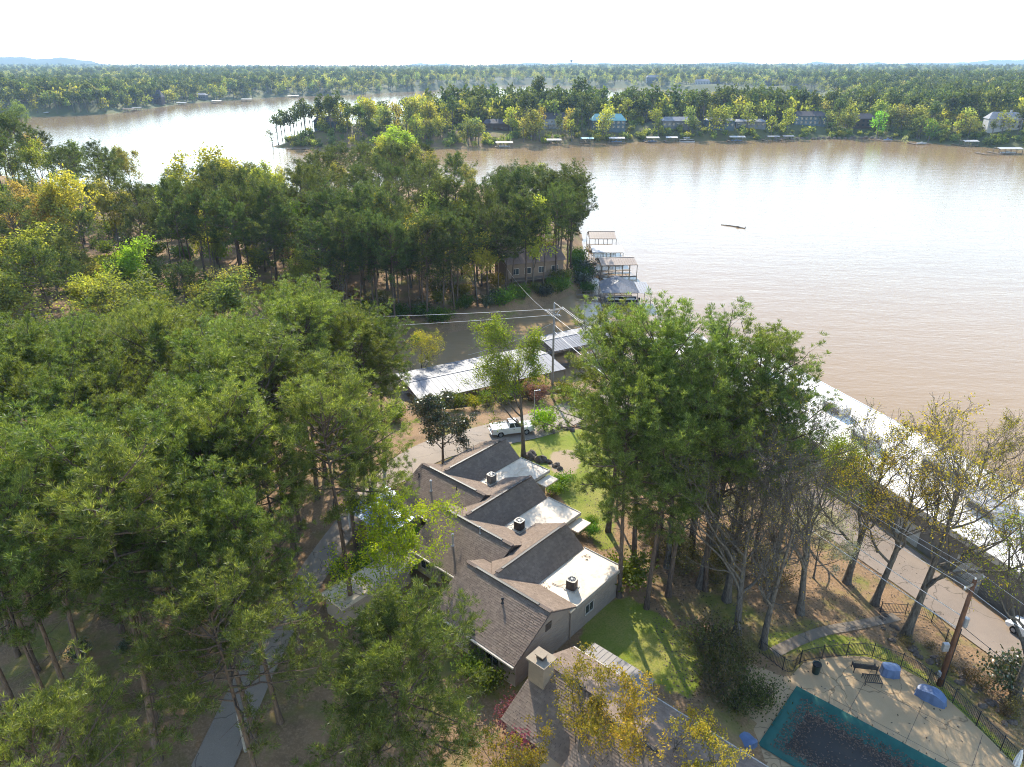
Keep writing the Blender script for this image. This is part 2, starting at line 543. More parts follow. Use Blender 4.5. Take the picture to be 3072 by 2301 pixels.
t.links.new(la, ln.inputs[0])
jit = nd(t, 'ShaderNodeMath', operation='MULTIPLY_ADD')
t.links.new(noise(t, 0.9, 4, 0.6, co), jit.inputs[0])
jit.inputs[1].default_value = 0.9; jit.inputs[2].default_value = -0.45
t.links.new(jit.outputs[0], ln.inputs[1])
base = mixc(t, ramp(t, ln.outputs[0], 0.38, 0.62), base, lawn)
dn_ = nd(t, 'ShaderNodeMath', operation='ADD')
t.links.new(di, dn_.inputs[0]); t.links.new(jit.outputs[0], dn_.inputs[1])
base = mixc(t, ramp(t, dn_.outputs[0], 0.4, 0.65), base, (0.30, 0.22, 0.14))
woodfloor = mixc(t, ramp(t, noise(t, 0.012, 5, 0.6, co), 0.35, 0.65), (0.060, 0.070, 0.030), (0.125, 0.125, 0.05))
base = mixc(t, fw, base, woodfloor)
t.links.new(base, p.inputs['Base Color'])
p.inputs['Roughness'].default_value = 0.95
p.inputs['Specular IOR Level'].default_value = 0.1
bump(t, p, noise(t, 9, 5, 0.7, co), 0.5, 0.08)

gme = mesh_np('ground', TV, [quads], gm, True)
def fattr(me, name, vals):
    a = me.attributes.new(name, 'FLOAT', 'POINT')
    a.data.foreach_set('value', np.asarray(vals, np.float32))
nearm = (np.abs(XX.ravel()) < 120) & (YY.ravel() < 160)
lv = np.zeros(nx * ny); dv = np.zeros(nx * ny)
xs, ys = XX.ravel()[nearm], YY.ravel()[nearm]
l = np.zeros(len(xs))
for q in LAWN:
    l = np.maximum(l, sstep((sdf(xs, ys, q) + 0.8) / 1.6))
lv[nearm] = l
dv[nearm] = sstep((sdf(xs, ys, DIRT) + 0.8) / 1.6)
fattr(gme, 'lawn', lv); fattr(gme, 'dirt', dv)
fattr(gme, 'farwood', sstep((np.hypot(XX.ravel(), YY.ravel()) - 450) / 150))
ground = tag(objm('ground', gme), kind='structure')

# lake: silty brown water, rippled
wm, t, p = new_mat('lake_water')
co = worldco(t)
p.inputs['Base Color'].default_value = (0.34, 0.235, 0.125, 1)
silt = mixc(t, ramp(t, noise(t, 0.012, 4, 0.6, co), 0.3, 0.7), (0.285, 0.188, 0.098), (0.25, 0.165, 0.086))
t.links.new(silt, p.inputs['Base Color'])
p.inputs['IOR'].default_value = 1.17
p.inputs['Roughness'].default_value = 0.07
mp = nd(t, 'ShaderNodeMapping')
mp.inputs['Rotation'].default_value = (0, 0, 0.35)
mp.inputs['Scale'].default_value = (0.55, 1.5, 1)
t.links.new(co, mp.inputs['Vector'])
n1 = noise(t, 0.9, 4, 0.6, mp.outputs[0])
n2 = noise(t, 0.16, 3, 0.5, mp.outputs[0])
ad = nd(t, 'ShaderNodeMath', operation='MULTIPLY_ADD')
t.links.new(n2, ad.inputs[0]); ad.inputs[1].default_value = 1.6; t.links.new(n1, ad.inputs[2])
bump(t, p, ad.outputs[0], 0.16, 0.42)
wx = np.array([-9000, -600, -100, 0, 100, 300, 900, 9000.]); wy = np.array([-30, 60, 150, 300, 600, 1500, 16000.])
WX, WY = np.meshgrid(wx, wy)
wi = np.arange(WX.size).reshape(WX.shape)
wq = np.stack([wi[:-1, :-1], wi[:-1, 1:], wi[1:, 1:], wi[1:, :-1]], -1).reshape(-1, 4)
tag(objm('lake', mesh_np('lake', np.stack([WX.ravel(), WY.ravel(), np.full(WX.size, LAKE)], -1), [wq], wm)), kind='structure')

# blue hills on the horizon
hm = plain('wooded_hill', (0.045, 0.07, 0.03), (0.075, 0.09, 0.035), 0.004, 0.95, 0.05)
def hills(prof, dist, depth, name):
    """prof: (pixel x, pixel y of the crest)"""
    px = np.array([q[0] for q in prof], float); py = np.array([q[1] for q in prof], float)
    X = np.arange(px[0], px[-1] + 1, 8.0)
    Yc = np.interp(X, px, py) + 1.2 * np.sin(X * 0.05) + 0.7 * np.sin(X * 0.13 + 1)
    V = []
    for k, (dd, fr) in enumerate(((0, 0.0), (0.25, 0.45), (0.5, 0.8), (0.8, 1.0), (1.3, 0.75), (2.0, 0.0))):
        for xx, yy in zip(X, Yc):
            u = (xx - CPX) / FPX; v = -(yy - CPY) / FPX
            dy = math.cos(PITCH) + v * math.sin(PITCH); dz = -math.sin(PITCH) + v * math.cos(PITCH)
            D = dist + depth * 0.8
            zt = CAM_H + dz / dy * D
            x = u / dy * D
            V.append((x * (dist + depth * dd) / D, dist + depth * dd, 8 + (zt - 8) * fr))
    n = len(X); ii = np.arange(6 * n).reshape(6, n)
    q = np.stack([ii[:-1, :-1], ii[:-1, 1:], ii[1:, 1:], ii[1:, :-1]], -1).reshape(-1, 4)
    return tag(objm(name, mesh_np(name, V, [q], hm, True)), kind='structure')
hills([(-250, 190), (-100, 178), (0, 170), (60, 170), (110, 178), (150, 174), (185, 171), (230, 180), (270, 181), (310, 192), (350, 199), (420, 201)], 6200, 1200, 'hills')
hills([(420, 203), (500, 199), (530, 196), (580, 202), (700, 204), (900, 198), (1000, 200), (1200, 198), (1240, 193), (1262, 187), (1285, 192), (1340, 191), (1370, 196), (1500, 199)], 9500, 1500, 'hills')
hills([(1450, 200), (1520, 190), (1600, 189), (1640, 192), (1680, 188), (1760, 191), (1800, 187), (1850, 192), (1950, 190), (2100, 191), (2200, 185), (2300, 192), (2400, 190), (2450, 184), (2500, 191), (2640, 187), (2700, 191), (2790, 186), (2850, 190), (2950, 182), (3072, 178), (3400, 180)], 9000, 1500, 'hills')

# ------------------------------------------------------------------ roads and paving
def smooth_line(pts, step=1.0):
    P = [Vector((a, b, 0)) for a, b in pts]
    out = []
    for i in range(len(P) - 1):
        p0 = P[max(i - 1, 0)]; p1 = P[i]; p2 = P[i + 1]; p3 = P[min(i + 2, len(P) - 1)]
        n = max(2, int((p2 - p1).length / step))
        for k in range(n):
            u = k / n
            out.append(0.5 * ((2 * p1) + (-p0 + p2) * u + (2 * p0 - 5 * p1 + 4 * p2 - p3) * u * u + (-p0 + 3 * p1 - 3 * p2 + p3) * u ** 3))
    out.append(P[-1])
    return out

def strip(name, pts, width, m, lift=0.07, across=4):
    L = smooth_line(pts)
    V = []
    for i, q in enumerate(L):
        d = (L[min(i + 1, len(L) - 1)] - L[max(i - 1, 0)]).normalized()
        n = Vector((-d.y, d.x, 0))
        w = width if not callable(width) else width(i / (len(L) - 1))
        for k in range(across + 1):
            r = q + n * w * (k / across - 0.5)
            V.append((r.x, r.y, gz(r.x, r.y) + lift))
    a = across + 1
    ii = np.arange(len(V)).reshape(-1, a)
    qd = np.stack([ii[:-1, :-1], ii[1:, :-1], ii[1:, 1:], ii[:-1, 1:]], -1).reshape(-1, 4)
    return tag(objm(name, mesh_np(name, V, [qd], m, True)), kind='structure')

def asphalt(name, c1, c2, c3):
    m, t, p = new_mat(name)
    co = worldco(t)
    c = mixc(t, ramp(t, noise(t, 0.25, 5, 0.65, co), 0.35, 0.65), c1, c2)
    c = mixc(t, ramp(t, noise(t, 30, 2, 0.5, co), 0.45, 0.8), c, c3)
    cr = nd(t, 'ShaderNodeTexVoronoi', feature='DISTANCE_TO_EDGE')
    cr.inputs['Scale'].default_value = 0.22
    nv = nd(t, 'ShaderNodeVectorMath', operation='MULTIPLY_ADD')
    tn = nd(t, 'ShaderNodeTexNoise'); tn.inputs['Scale'].default_value = 0.8; t.links.new(co, tn.inputs['Vector'])
    t.links.new(tn.outputs['Color'], nv.inputs[0]); nv.inputs[1].default_value = (1.5, 1.5, 1.5); t.links.new(co, nv.inputs[2])
    t.links.new(nv.outputs[0], cr.inputs['Vector'])
    c = mixc(t, ramp(t, cr.outputs['Distance'], 0.0, 0.012), (c1[0] * .45, c1[1] * .45, c1[2] * .45), c)
    t.links.new(c, p.inputs['Base Color'])
    p.inputs['Roughness'].default_value = 0.88
    p.inputs['Specular IOR Level'].default_value = 0.25
    bump(t, p, noise(t, 45, 3, 0.6, co), 0.3, 0.02)
    return m
M['asphalt'] = asphalt('worn_asphalt', (0.235, 0.180, 0.135), (0.185, 0.142, 0.106), (0.28, 0.22, 0.17))
M['concrete'] = asphalt('tan_concrete', (0.43, 0.295, 0.160), (0.36, 0.245, 0.132), (0.48, 0.335, 0.19))
M['path'] = asphalt('grey_concrete', (0.20, 0.155, 0.11), (0.155, 0.12, 0.085), (0.24, 0.19, 0.14))
strip('driveway', ROAD_A, lambda u: 2.9 + 2.1 * sstep((u - .45) / .2) + 2.0 * math.exp(-((u - 0.8) / 0.16) ** 2), asphalt('pale_worn_asphalt', (0.275, 0.215, 0.160), (0.215, 0.168, 0.126), (0.32, 0.26, 0.20)))
strip('road', ROAD_B, 6.8, M['asphalt'], 0.085)
strip('footpath', [G(2320, 1960)[:2], G(2390, 1925)[:2], G(2470, 1895)[:2], G(2560, 1878)[:2], G(2640, 1862)[:2], G(2690, 1850)[:2]], 1.0, M['path'], 0.06, 2)
tag(MB().build('pool_deck', M['concrete']), kind='structure') if False else None
dk = MB()
dp = [(q[0], q[1], 0.5) for q in [(18.5, 44.0), (22.0, 42.6), (23.4, 43.6), (25.7, 44.1), (27.6, 44.4), (29.3, 44.3), (31.4, 43.2), (32.6, 41.9), (33.4, 40.4), (34.0, 38.6), (34.6, 36.4), (35.1, 34.2), (36, 27), (13, 27), (14.5, 35.5)]]
PXY = [at(2398, 2073, 0.56)[:2], at(2296, 2228, 0.56)[:2]]
from mathutils.geometry import tessellate_polygon
AX = Vector((0.746, -0.666, 0)); BX = Vector((0.666, 0.746, 0)); AANG = math.atan2(-0.666, 0.746)
PT = Vector(at(2398, 2073, 0.55))
PL, PWD = 15.0, 6.4
hole = [PT, PT - BX * PWD, PT - BX * PWD + AX * PL, PT + AX * PL]
hole = [Vector((q.x, q.y, 0.5)) for q in hole]
hole_in = [Vector((q.x, q.y, 0)) for q in hole]
outer = [Vector(q) for q in dp[:12]] + [Vector((38, 22, 0.5)), Vector((13, 22, 0.5)), Vector((14.5, 35.5, 0.5))]
tri = tessellate_polygon([outer, hole])
allp = outer + hole
dk.add(allp, [tuple(q) for q in tri])
no = len(outer)
for i in range(no):
    a_, b_ = outer[i], outer[(i + 1) % no]
    dk.add([a_, b_, b_ - Vector((0, 0, .4)), a_ - Vector((0, 0, .4))], [(0, 1, 2, 3)])
for i in range(4):
    a_, b_ = hole[i], hole[(i + 1) % 4]
    dk.add([a_, b_, b_ - Vector((0, 0, 1.2)), a_ - Vector((0, 0, 1.2))], [(0, 1, 2, 3)])
dk.add([q - Vector((0, 0, 1.2)) for q in hole], [(0, 1, 2, 3)])
tag(dk.build('pool_deck', M['concrete']), kind='structure')
# saw-cut joints of the deck slab: thin dark strips proud of the slab
jn = MB()
for s0, t0, s1, t1 in ((2.0, 1.0, 14, 1.0), (2.0, 4.2, 10.5, 4.2), (3.5, 0.4, 3.5, 6.6), (7.5, 0.4, 7.5, 6.0), (11.5, 0.4, 11.5, 5.0)):
    A = PT + AX * s0 + BX * t0; B = PT + AX * s1 + BX * t1
    jn.beam((A.x, A.y, 0.502), (B.x, B.y, 0.502), 0.035, 0.008)
M['joint'] = plain('joint_filler', (0.16, 0.12, 0.085), None, 2, 0.9)
tag(jn.build('paving_joint', M['joint']), kind='structure')

# swimming pool: teal net cover sagging under rain water and leaves
pool = thing('swimming_pool_cover', 'teal net cover stretched over the swimming pool, sagging under dark water', 'pool cover', (PT.x, PT.y, 0.5), AANG)
M['teal'] = plain('teal_netting', (0.010, 0.095, 0.074), (0.007, 0.068, 0.055), 1.5, 0.6, 0.3, 0, 0.4)
rng = np.random.default_rng(5)
n1_, n2_ = 62, 30
V = []
for j in range(n2_ + 1):
    for i in range(n1_ + 1):
        s = -0.35 + (PL + 0.7) * i / n1_; tt = 0.35 - (PWD + 0.7) * j / n2_
        e = min(s, PL - s, -tt, PWD + tt)
        z = 0.07 if e < 0 else 0.07 - 0.75 * (1 - math.exp(-max(e, 0) / 1.4))
        z += (0.03 * math.sin(s * 7 + tt * 3) + 0.02 * math.sin(s * 13 - tt * 9)) * min(1, max(e + .2, 0))
        V.append((s, tt, max(z, 0.02) if e < 0.02 else z))
ii = np.arange(len(V)).reshape(n2_ + 1, n1_ + 1)
q = np.stack([ii[:-1, :-1], ii[:-1, 1:], ii[1:, 1:], ii[1:, :-1]], -1).reshape(-1, 4)
objm('netting', mesh_np('netting', V, [q], M['teal'], True), pool)
pw, t, p = new_mat('stagnant_rain_water')
p.inputs['Base Color'].default_value = (0.028, 0.026, 0.022, 1)
p.inputs['Roughness'].default_value = 0.5
p.inputs['Specular IOR Level'].default_value = 0.3
bump(t, p, noise(t, 6, 4, 0.6, worldco(t)), 0.12, 0.05)
MB().add([(0.25, -PWD + .25, -0.34), (PL - .25, -PWD + .25, -0.34), (PL - .25, -.25, -0.34), (0.25, -.25, -0.34)], [(0, 1, 2, 3)]).build('water', pw, pool)
lf = MB()
for k in range(9000):
    s = rng.uniform(0.3, PL - .3); tt = -rng.uniform(0.3, PWD - .3)
    e = min(s, PL - s, -tt, PWD + tt)
    if rng.random() > math.exp(-((e - 1.15) / 0.75) ** 2) * 0.95 + 0.06: continue
    z = max(-0.33, 0.07 - 0.75 * (1 - math.exp(-e / 1.4))) + 0.035
    a = rng.uniform(0, 6.28); r = rng.uniform(.05, .1)
    c, s_ = math.cos(a) * r, math.sin(a) * r
    dz = rng.uniform(-.02, .03)
    lf.add([(s + c, tt + s_, z + dz), (s - s_ * .6, tt + c * .6, z), (s - c, tt - s_, z - dz * .5), (s + s_ * .6, tt - c * .6, z)], [(0, 1, 2, 3)])
M['deadleaf'] = plain('dead_leaves', (0.23, 0.17, 0.125), (0.10, 0.07, 0.05), 4, 0.9, 0.1, isl=0.6)
tag(lf.build('fallen_leaves', M['deadleaf'], pool), kind='stuff')
st = MB().tube([(0, 0, -0.02), (0, 0, 0.16)], 0.025, 6)
st_me = None
for i in range(15):
    for s, tt in ((i * 1.05, 0.42), ) if i else ((0, 0.42), (-.42, -1.2), (-.42, -2.6), (-.42, -4.0), (-.42, -5.4)):
        if st_me is None:
            o = st.build('anchor_peg', M['dark'], pool); st_me = o.data
        else:
            o = objm('anchor_peg', st_me, pool)
        o.location = (s, tt, 0)

# loose leaves blown over the near ground and the deck
lf = MB()
for k in range(9000):
    x = rng.uniform(8, 40); y = rng.uniform(30, 74)
    if sdf(x, y, POOLZONE) > 0.5 and rng.random() < 0.93: continue
    if linedist(x, y, ROAD_B) < 3.4 and rng.random() < 0.9: continue
    if x < 12 and y < 56: continue
    if x < 16 and y < 38: continue
    if sdf(np.array(x), np.array(y), [(v.x, v.y) for v in hole]) > -0.5: continue
    z = (0.515 if sdf(x, y, [(v.x, v.y) for v in outer]) > 0 else gz(x, y) + 0.015) + (0.09 if linedist(x, y, ROAD_B) < 3.4 else 0)
    a = rng.uniform(0, 6.28); r = rng.uniform(.06, .12)
    c, s_ = math.cos(a) * r, math.sin(a) * r
    dz = rng.uniform(0, .05)
    lf.add([(x + c, y + s_, z + dz), (x - s_ * .6, y + c * .6, z), (x - c, y - s_, z + dz * .3), (x + s_ * .6, y - c * .6, z)], [(0, 1, 2, 3)])
tag(lf.build('fallen_leaves', M['deadleaf']), 'brown dead leaves blown over the ground under the oaks', 'leaves', kind='stuff')

# iron picket fence round the pool
FENCE = [at(x_, y_, .5)[:2] for x_, y_ in [(2278, 1965), (2365, 2020), (2400, 1990), (2475, 1975), (2600, 1968), (2700, 2000), (2770, 2040), (2870, 2120), (2960, 2210), (3040, 2290)]]
FENCE.append((36.4, 29.5))
def iron_fence(name, label, pts, spacing, hgt, zfun):
    root = thing(name, label, 'fence', (pts[0][0], pts[0][1], zfun(*pts[0])))
    ox, oy, oz = root.location
    L = smooth_line(pts, 0.5)
    acc = 0.0; nxt = 0.0; k = 0
    pk = MB().bx(-.009, .009, -.009, .009, 0.06, hgt - 0.06); pme = None
    post = MB().bx(-.032, .032, -.032, .032, -0.1, hgt + .06).add([(-.045, -.045, hgt + .06), (.045, -.045, hgt + .06), (.045, .045, hgt + .06), (-.045, .045, hgt + .06), (0, 0, hgt + .13)], [(0, 1, 4), (1, 2, 4), (2, 3, 4), (3, 0, 4), (3, 2, 1, 0)]); bme = None
    seg = []
    for a_, b_ in zip(L[:-1], L[1:]):
        d = (b_ - a_).length
        while nxt <= acc + d:
            q = a_ + (b_ - a_) * ((nxt - acc) / d)
            ang = math.atan2(b_.y - a_.y, b_.x - a_.x)
            z = zfun(q.x, q.y)
            if k % 17 == 0:
                if bme is None: o = post.build('post', M['dark'], root); bme = o.data
                else: o = objm('post', bme, root)
                seg.append((q.x - ox, q.y - oy, z - oz))
            else:
                if pme is None: o = pk.build('picket', M['dark'], root); pme = o.data
                else: o = objm('picket', pme, root)
            o.location = (q.x - ox, q.y - oy, z - oz); o.rotation_euler = (0, 0, ang)
            k += 1; nxt += spacing
        acc += d
    zz = (0.16, hgt - 0.1)
    path = [(q.x - ox, q.y - oy, zfun(q.x, q.y) - oz) for q in L]
    for h_ in zz:
        r = MB()
        for a_, b_ in zip(path[:-1], path[1:]):
            r.beam((a_[0], a_[1], a_[2] + h_), (b_[0], b_[1], b_[2] + h_), .03, .035)
        r.build('rail', M['dark'], root)
    return root
iron_fence('pool_fence', 'curved black iron picket fence round the pool deck', FENCE, 0.125, 1.4, lambda x, y: 0.5 if sdf(x, y, [(v.x, v.y) for v in outer]) > -0.15 else max(gz(x, y), 0.42))
F2 = [G(*q)[:2] for q in [(2640, 1838), (2700, 1842), (2760, 1848), (2800, 1872), (2838, 1925), (2850, 1950)]]
iron_fence('roadside_fence', 'short black iron fence beside the road above the stone bank', F2, 0.14, 1.2, gz)
# ------------------------------------------------------------------ shingled houses
M['shingle'] = plain('brown_asphalt_shingle', (0.280, 0.208, 0.156), (0.236, 0.174, 0.130), 0.8, 0.92, 0.12, isl=0.26, grain=0.2)
M['deckroof'] = plain('roof_underlay', (0.15, 0.115, 0.095), None, 1, 0.95, 0.1)
M['ridge'] = plain('ridge_shingle', (0.16, 0.12, 0.096), (0.12, 0.092, 0.075), 2, 0.9, 0.15)
def flatmat():
    m, t, p = new_mat('white_roof_coating')
    co = objco(t)
    c = mixc(t, ramp(t, noise(t, 0.45, 5, 0.7, co, 0.8), 0.50, 0.72), (0.70, 0.565, 0.41), (0.46, 0.30, 0.175))
    c = mixc(t, ramp(t, noise(t, 3.0, 5, 0.7, co), 0.55, 0.8), c, (0.55, 0.45, 0.35))
    t.links.new(c, p.inputs['Base Color'])
    p.inputs['Roughness'].default_value = 0.7
    bump(t, p, noise(t, 8, 4, 0.6, co), 0.2, 0.03)
    return m
M['flat'] = flatmat()

def slope(parent, P0, U_, V_, poly, name='roof_slope', seed=0, expo=0.18, tabw=0.31):
    """roof plane: origin P0, unit vectors U_ (along the eave) and V_ (up the slope); poly in (u,v)"""
    rnd = random.Random(seed)
    P0 = Vector(P0); U_ = Vector(U_).normalized(); V_ = Vector(V_).normalized(); N = U_.cross(V_).normalized()
    if N.z < 0: N = -N
    base = [P0 + U_ * a + V_ * b for a, b in poly]
    o = MB().prism(base, -N * 0.12).build(name, M['deckroof'], parent)
    sh = MB()
    us = [a for a, b in poly]; vs = [b for a, b in poly]
    v = min(vs); row = 0
    while v < max(vs) - 0.03:
        # span of the polygon at this course
        vm = v + expo * 0.5
        xs_ = []
        for i in range(len(poly)):
            (a1, b1), (a2, b2) = poly[i], poly[(i + 1) % len(poly)]
            if (b1 > vm) != (b2 > vm):
                xs_.append(a1 + (a2 - a1) * (vm - b1) / (b2 - b1))
        if len(xs_) >= 2:
            lo, hi = min(xs_), max(xs_)
            u = lo - rnd.uniform(0, tabw)
            while u < hi:
                a0 = max(u + 0.006, lo); a1 = min(u + tabw - 0.006, hi)
                if a1 - a0 > 0.04:
                    h0 = 0.036 + rnd.uniform(0, 0.014); dv = rnd.uniform(-0.012, 0.012)
                    A = P0 + U_ * a0 + V_ * (v + dv); B = P0 + U_ * a1 + V_ * (v + dv)
                    C = P0 + U_ * a1 + V_ * (v + expo + 0.05); D = P0 + U_ * a0 + V_ * (v + expo + 0.05)
                    sh.add([A + N * 0.003, B + N * 0.003, A + N * h0, B + N * h0, C + N * 0.006, D + N * 0.006], [(0, 1, 3, 2), (2, 3, 4, 5)])
                u += tabw * rnd.uniform(0.82, 1.12)
        v += expo; row += 1
    tag(sh.build('shingles', M['shingle'], o), kind='stuff')
    return o

def pipe(parent, x, y, z, h, r=0.06, hood=True, name='vent_pipe'):
    m = MB().tube([(x, y, z - 0.2), (x, y, z + h)], r, 10)
    m.lathe([(r * 2.2, -0.02), (r * 1.2, 0.1)], (x, y, z), 10)
    if hood: m.lathe([(r * 1.7, 0), (r * 1.7, 0.06), (r * 0.4, 0.14)], (x, y, z + h), 10)
    return m.build(name, M['dark'] if h < 0.6 else M['steel'], parent)

def window(parent, o, u, w, h, z, n, frame=None):
    """window on a wall: o = centre point (x,y), u = unit wall direction (x,y), n = outward normal"""
    fr = MB(); c = Vector((o[0], o[1], z)); U_ = Vector((u[0], u[1], 0)); N = Vector((n[0], n[1], 0))
    for sgn in (-1, 1):
        fr.beam(c + U_ * sgn * w / 2 - Vector((0, 0, h / 2)) + N * .03, c + U_ * sgn * w / 2 + Vector((0, 0, h / 2)) + N * .03, .08, .08)
        fr.beam(c - U_ * w / 2 + Vector((0, 0, sgn * h / 2)) + N * .034, c + U_ * w / 2 + Vector((0, 0, sgn * h / 2)) + N * .034, .08, .08)
    fr.beam(c - Vector((0, 0, h / 2)) + N * .025, c + Vector((0, 0, h / 2)) + N * .025, .05, .05)
    f = fr.build('window', frame or M['trim'], parent)
    g = MB().add([c - U_ * w / 2 - Vector((0, 0, h / 2)) + N * .012, c + U_ * w / 2 - Vector((0, 0, h / 2)) + N * .012, c + U_ * w / 2 + Vector((0, 0, h / 2)) + N * .012, c - U_ * w / 2 + Vector((0, 0, h / 2)) + N * .012], [(0, 1, 2, 3)])
    g.build('pane', M['glass'], f)
    return f

HZ = 1.6
row = thing('townhouse_row', 'three stepped townhouses with brown shingle gables and white flat roofs', 'house', (-9.5, 65.3, HZ), AANG)
UNITS = [(0.0, 0.0), (7.35, -4.2), (15.1, -4.2 * 2)]
RZ, FZ, EZ = 4.9, 3.2, 2.55
for k, (ux, uy) in enumerate(UNITS):
    last = (k == 2)
    x1 = 9.2
    # walls
    w = MB()
    gable = lambda X: [(X, uy - 3.9, -0.4), (X, uy - 3.9, 2.62), (X, uy, 4.72), (X, uy + 3.25, 3.06), (X, uy + 9.7, 3.06), (X, uy + 9.7, -0.4)]
    w.prism(gable(ux + 8.75), (0.2, 0, 0))
    w.prism(gable(ux + 0.25), (0.2, 0, 0))
    w.bx(ux + 0.46, ux + 8.74, uy - 3.9, uy - 3.7, -0.4, 2.62)
    w.prism([(ux + 0.46, uy + 9.68, -0.4), (ux + 0.46, uy + 9.68, 3.5), (ux + 2.9, uy + 9.68, 4.72), (ux + 4.9, uy + 9.68, 3.06), (ux + 8.74, uy + 9.68, 3.06), (ux + 8.74, uy + 9.68, -0.4)], (0, -0.2, 0))
    w.build('wall', M['wall'], row)
    # main gable, ridge along the row
    lv_ = Vector((0, 4.3, RZ - EZ)); ll = lv_.length
    slope(row, (ux - 0.1, uy - 4.3, EZ), (1, 0, 0), lv_, [(0, 0), (x1 + .1, 0), (x1 + .1, ll), (0, ll)], 'roof_slope', 10 * k + 1)
    rv = Vector((0, -3.4, RZ - FZ)); rl = rv.length
    slope(row, (ux - 0.1, uy + 3.4, FZ), (1, 0, 0), rv, [(0, 0), (x1 + .1, 0), (x1 + .1, rl), (0, rl)], 'roof_slope', 10 * k + 2)
    # cross gable, ridge towards the lake
    nv_ = Vector((-2.15, 0, RZ + .04 - FZ)); nl = nv_.length
    slope(row, (ux + 2.9 + 2.15, uy + 9.95, FZ), (0, -1, 0), nv_, [(0, 0), (7.6, 0), (9.9, nl), (0, nl)], 'roof_slope', 10 * k + 3)
    fv = Vector((3.6, 0, RZ + .04 - 3.2)); fl = fv.length
    slope(row, (ux - 0.7, uy + 9.95, 3.2), (0, -1, 0), fv, [(0, 0), (6.2, 0), (9.9, fl), (0, fl)], 'roof_slope', 10 * k + 4)
    # flat roof with drip edge
    f = MB().bx(ux + 4.7, ux + 9.15, uy + 2.6, uy + 10.05, FZ - 0.22, FZ - 0.02).build('flat_roof', M['flat'], row)
    e = MB()
    e.bx(ux + 9.15, ux + 9.23, uy + 3.3, uy + 10.13, FZ - .3, FZ + .06); e.bx(ux + 5.0, ux + 9.149, uy + 10.05, uy + 10.13, FZ - .3, FZ + .058)
    e.build('drip_edge', M['trim'] if not last else M['acbody'], f)
    if not last:
        pr = MB().bx(ux + 9.23, ux + 10.6, uy + 7.8, uy + 9.9, FZ - .55, FZ - .42); pr.build('porch_roof', M['flat'], row)
    # ridge caps and vents
    MB().beam((ux + 0.1, uy, RZ + .03), (ux + x1, uy, RZ + .03), .34, .07).build('ridge_cap', M['ridge'], row)
    MB().beam((ux + 1.2, uy - .05, RZ + .08), (ux + x1 - 1.2, uy - .05, RZ + .08), .22, .1).build('ridge_vent', M['black'], row)
    MB().beam((ux + 2.9, uy + 0.6, RZ + .07), (ux + 2.9, uy + 9.9, RZ + .07), .34, .07).build('ridge_cap', M['ridge'], row)
    MB().beam((ux + 2.95, uy + 1.2, RZ + .12), (ux + 2.95, uy + 9.0, RZ + .12), .2, .08).build('ridge_vent', M['black'], row)
    MB().bx(ux - .1, ux + x1, uy - 4.47, uy - 4.32, EZ - .16, EZ - .01).build('gutter', M['trim'], row)
    sl_ = (RZ - EZ) / 4.3
    def onl(x, y): return (ux + x, uy + y, RZ + y * sl_)
    for (x, y, h_, r_, hd) in ([(3.4, -1.9, 1.15, .09, True), (6.0, -.8, .4, .05, True), (0.9, -1.3, .35, .05, True), (3.2, -4.0, .3, .06, True)],
                               [(4.0, -2.3, 1.15, .09, True), (5.6, -.4, .6, .05, True), (7.6, -3.0, .3, .05, True)],
                               [(5.2, -1.2, .4, .08, True), (4.7, -4.0, .35, .08, True), (1.5, -2.5, .3, .05, False)])[k]:
        pipe(row, *onl(x, y), h_, r_, hd)
    for xx in (2.0, 6.6):
        window(row, (ux + xx, uy - 3.9), (1, 0), 1.4, 1.2, 1.4, (0, -1))
    for xx in (2.6, 6.9):
        window(row, (ux + xx, uy + 9.68), (1, 0), 1.9, 2.0, 1.1, (0, 1))
    MB().bx(ux + 4.0, ux + 4.95, uy - 3.96, uy - 3.9, -.4, 2.0).build('door', M['acdark'], row)
    if last:
        gl = MB()
        for zz in np.arange(0.2, 3.05, 0.28): gl.bx(ux + 8.95, ux + 8.962, uy - 3.88, uy + 9.66, zz, zz + 0.02)
        gl.build('siding_lap', M['wall'], row)
        MB().bx(ux + 8.95, ux + 8.99, uy - .35, uy + .35, 3.0, 3.7).build('gable_vent', M['acdark'], row)
        MB().tube([(ux + 9.06, uy + 2.8, -.3), (ux + 9.06, uy + 2.8, 3.0)], .05, 8).build('downpipe', M['wall'], row)
        window(row, (ux + 8.95, uy + 5.5), (0, 1), 1.2, 1.0, 1.6, (1, 0))

def world_of(root, x, y, z):
    a = root.rotation_euler.z; c, s = math.cos(a), math.sin(a)
    return (root.location[0] + x * c - y * s, root.location[1] + x * s + y * c, root.location[2] + z)

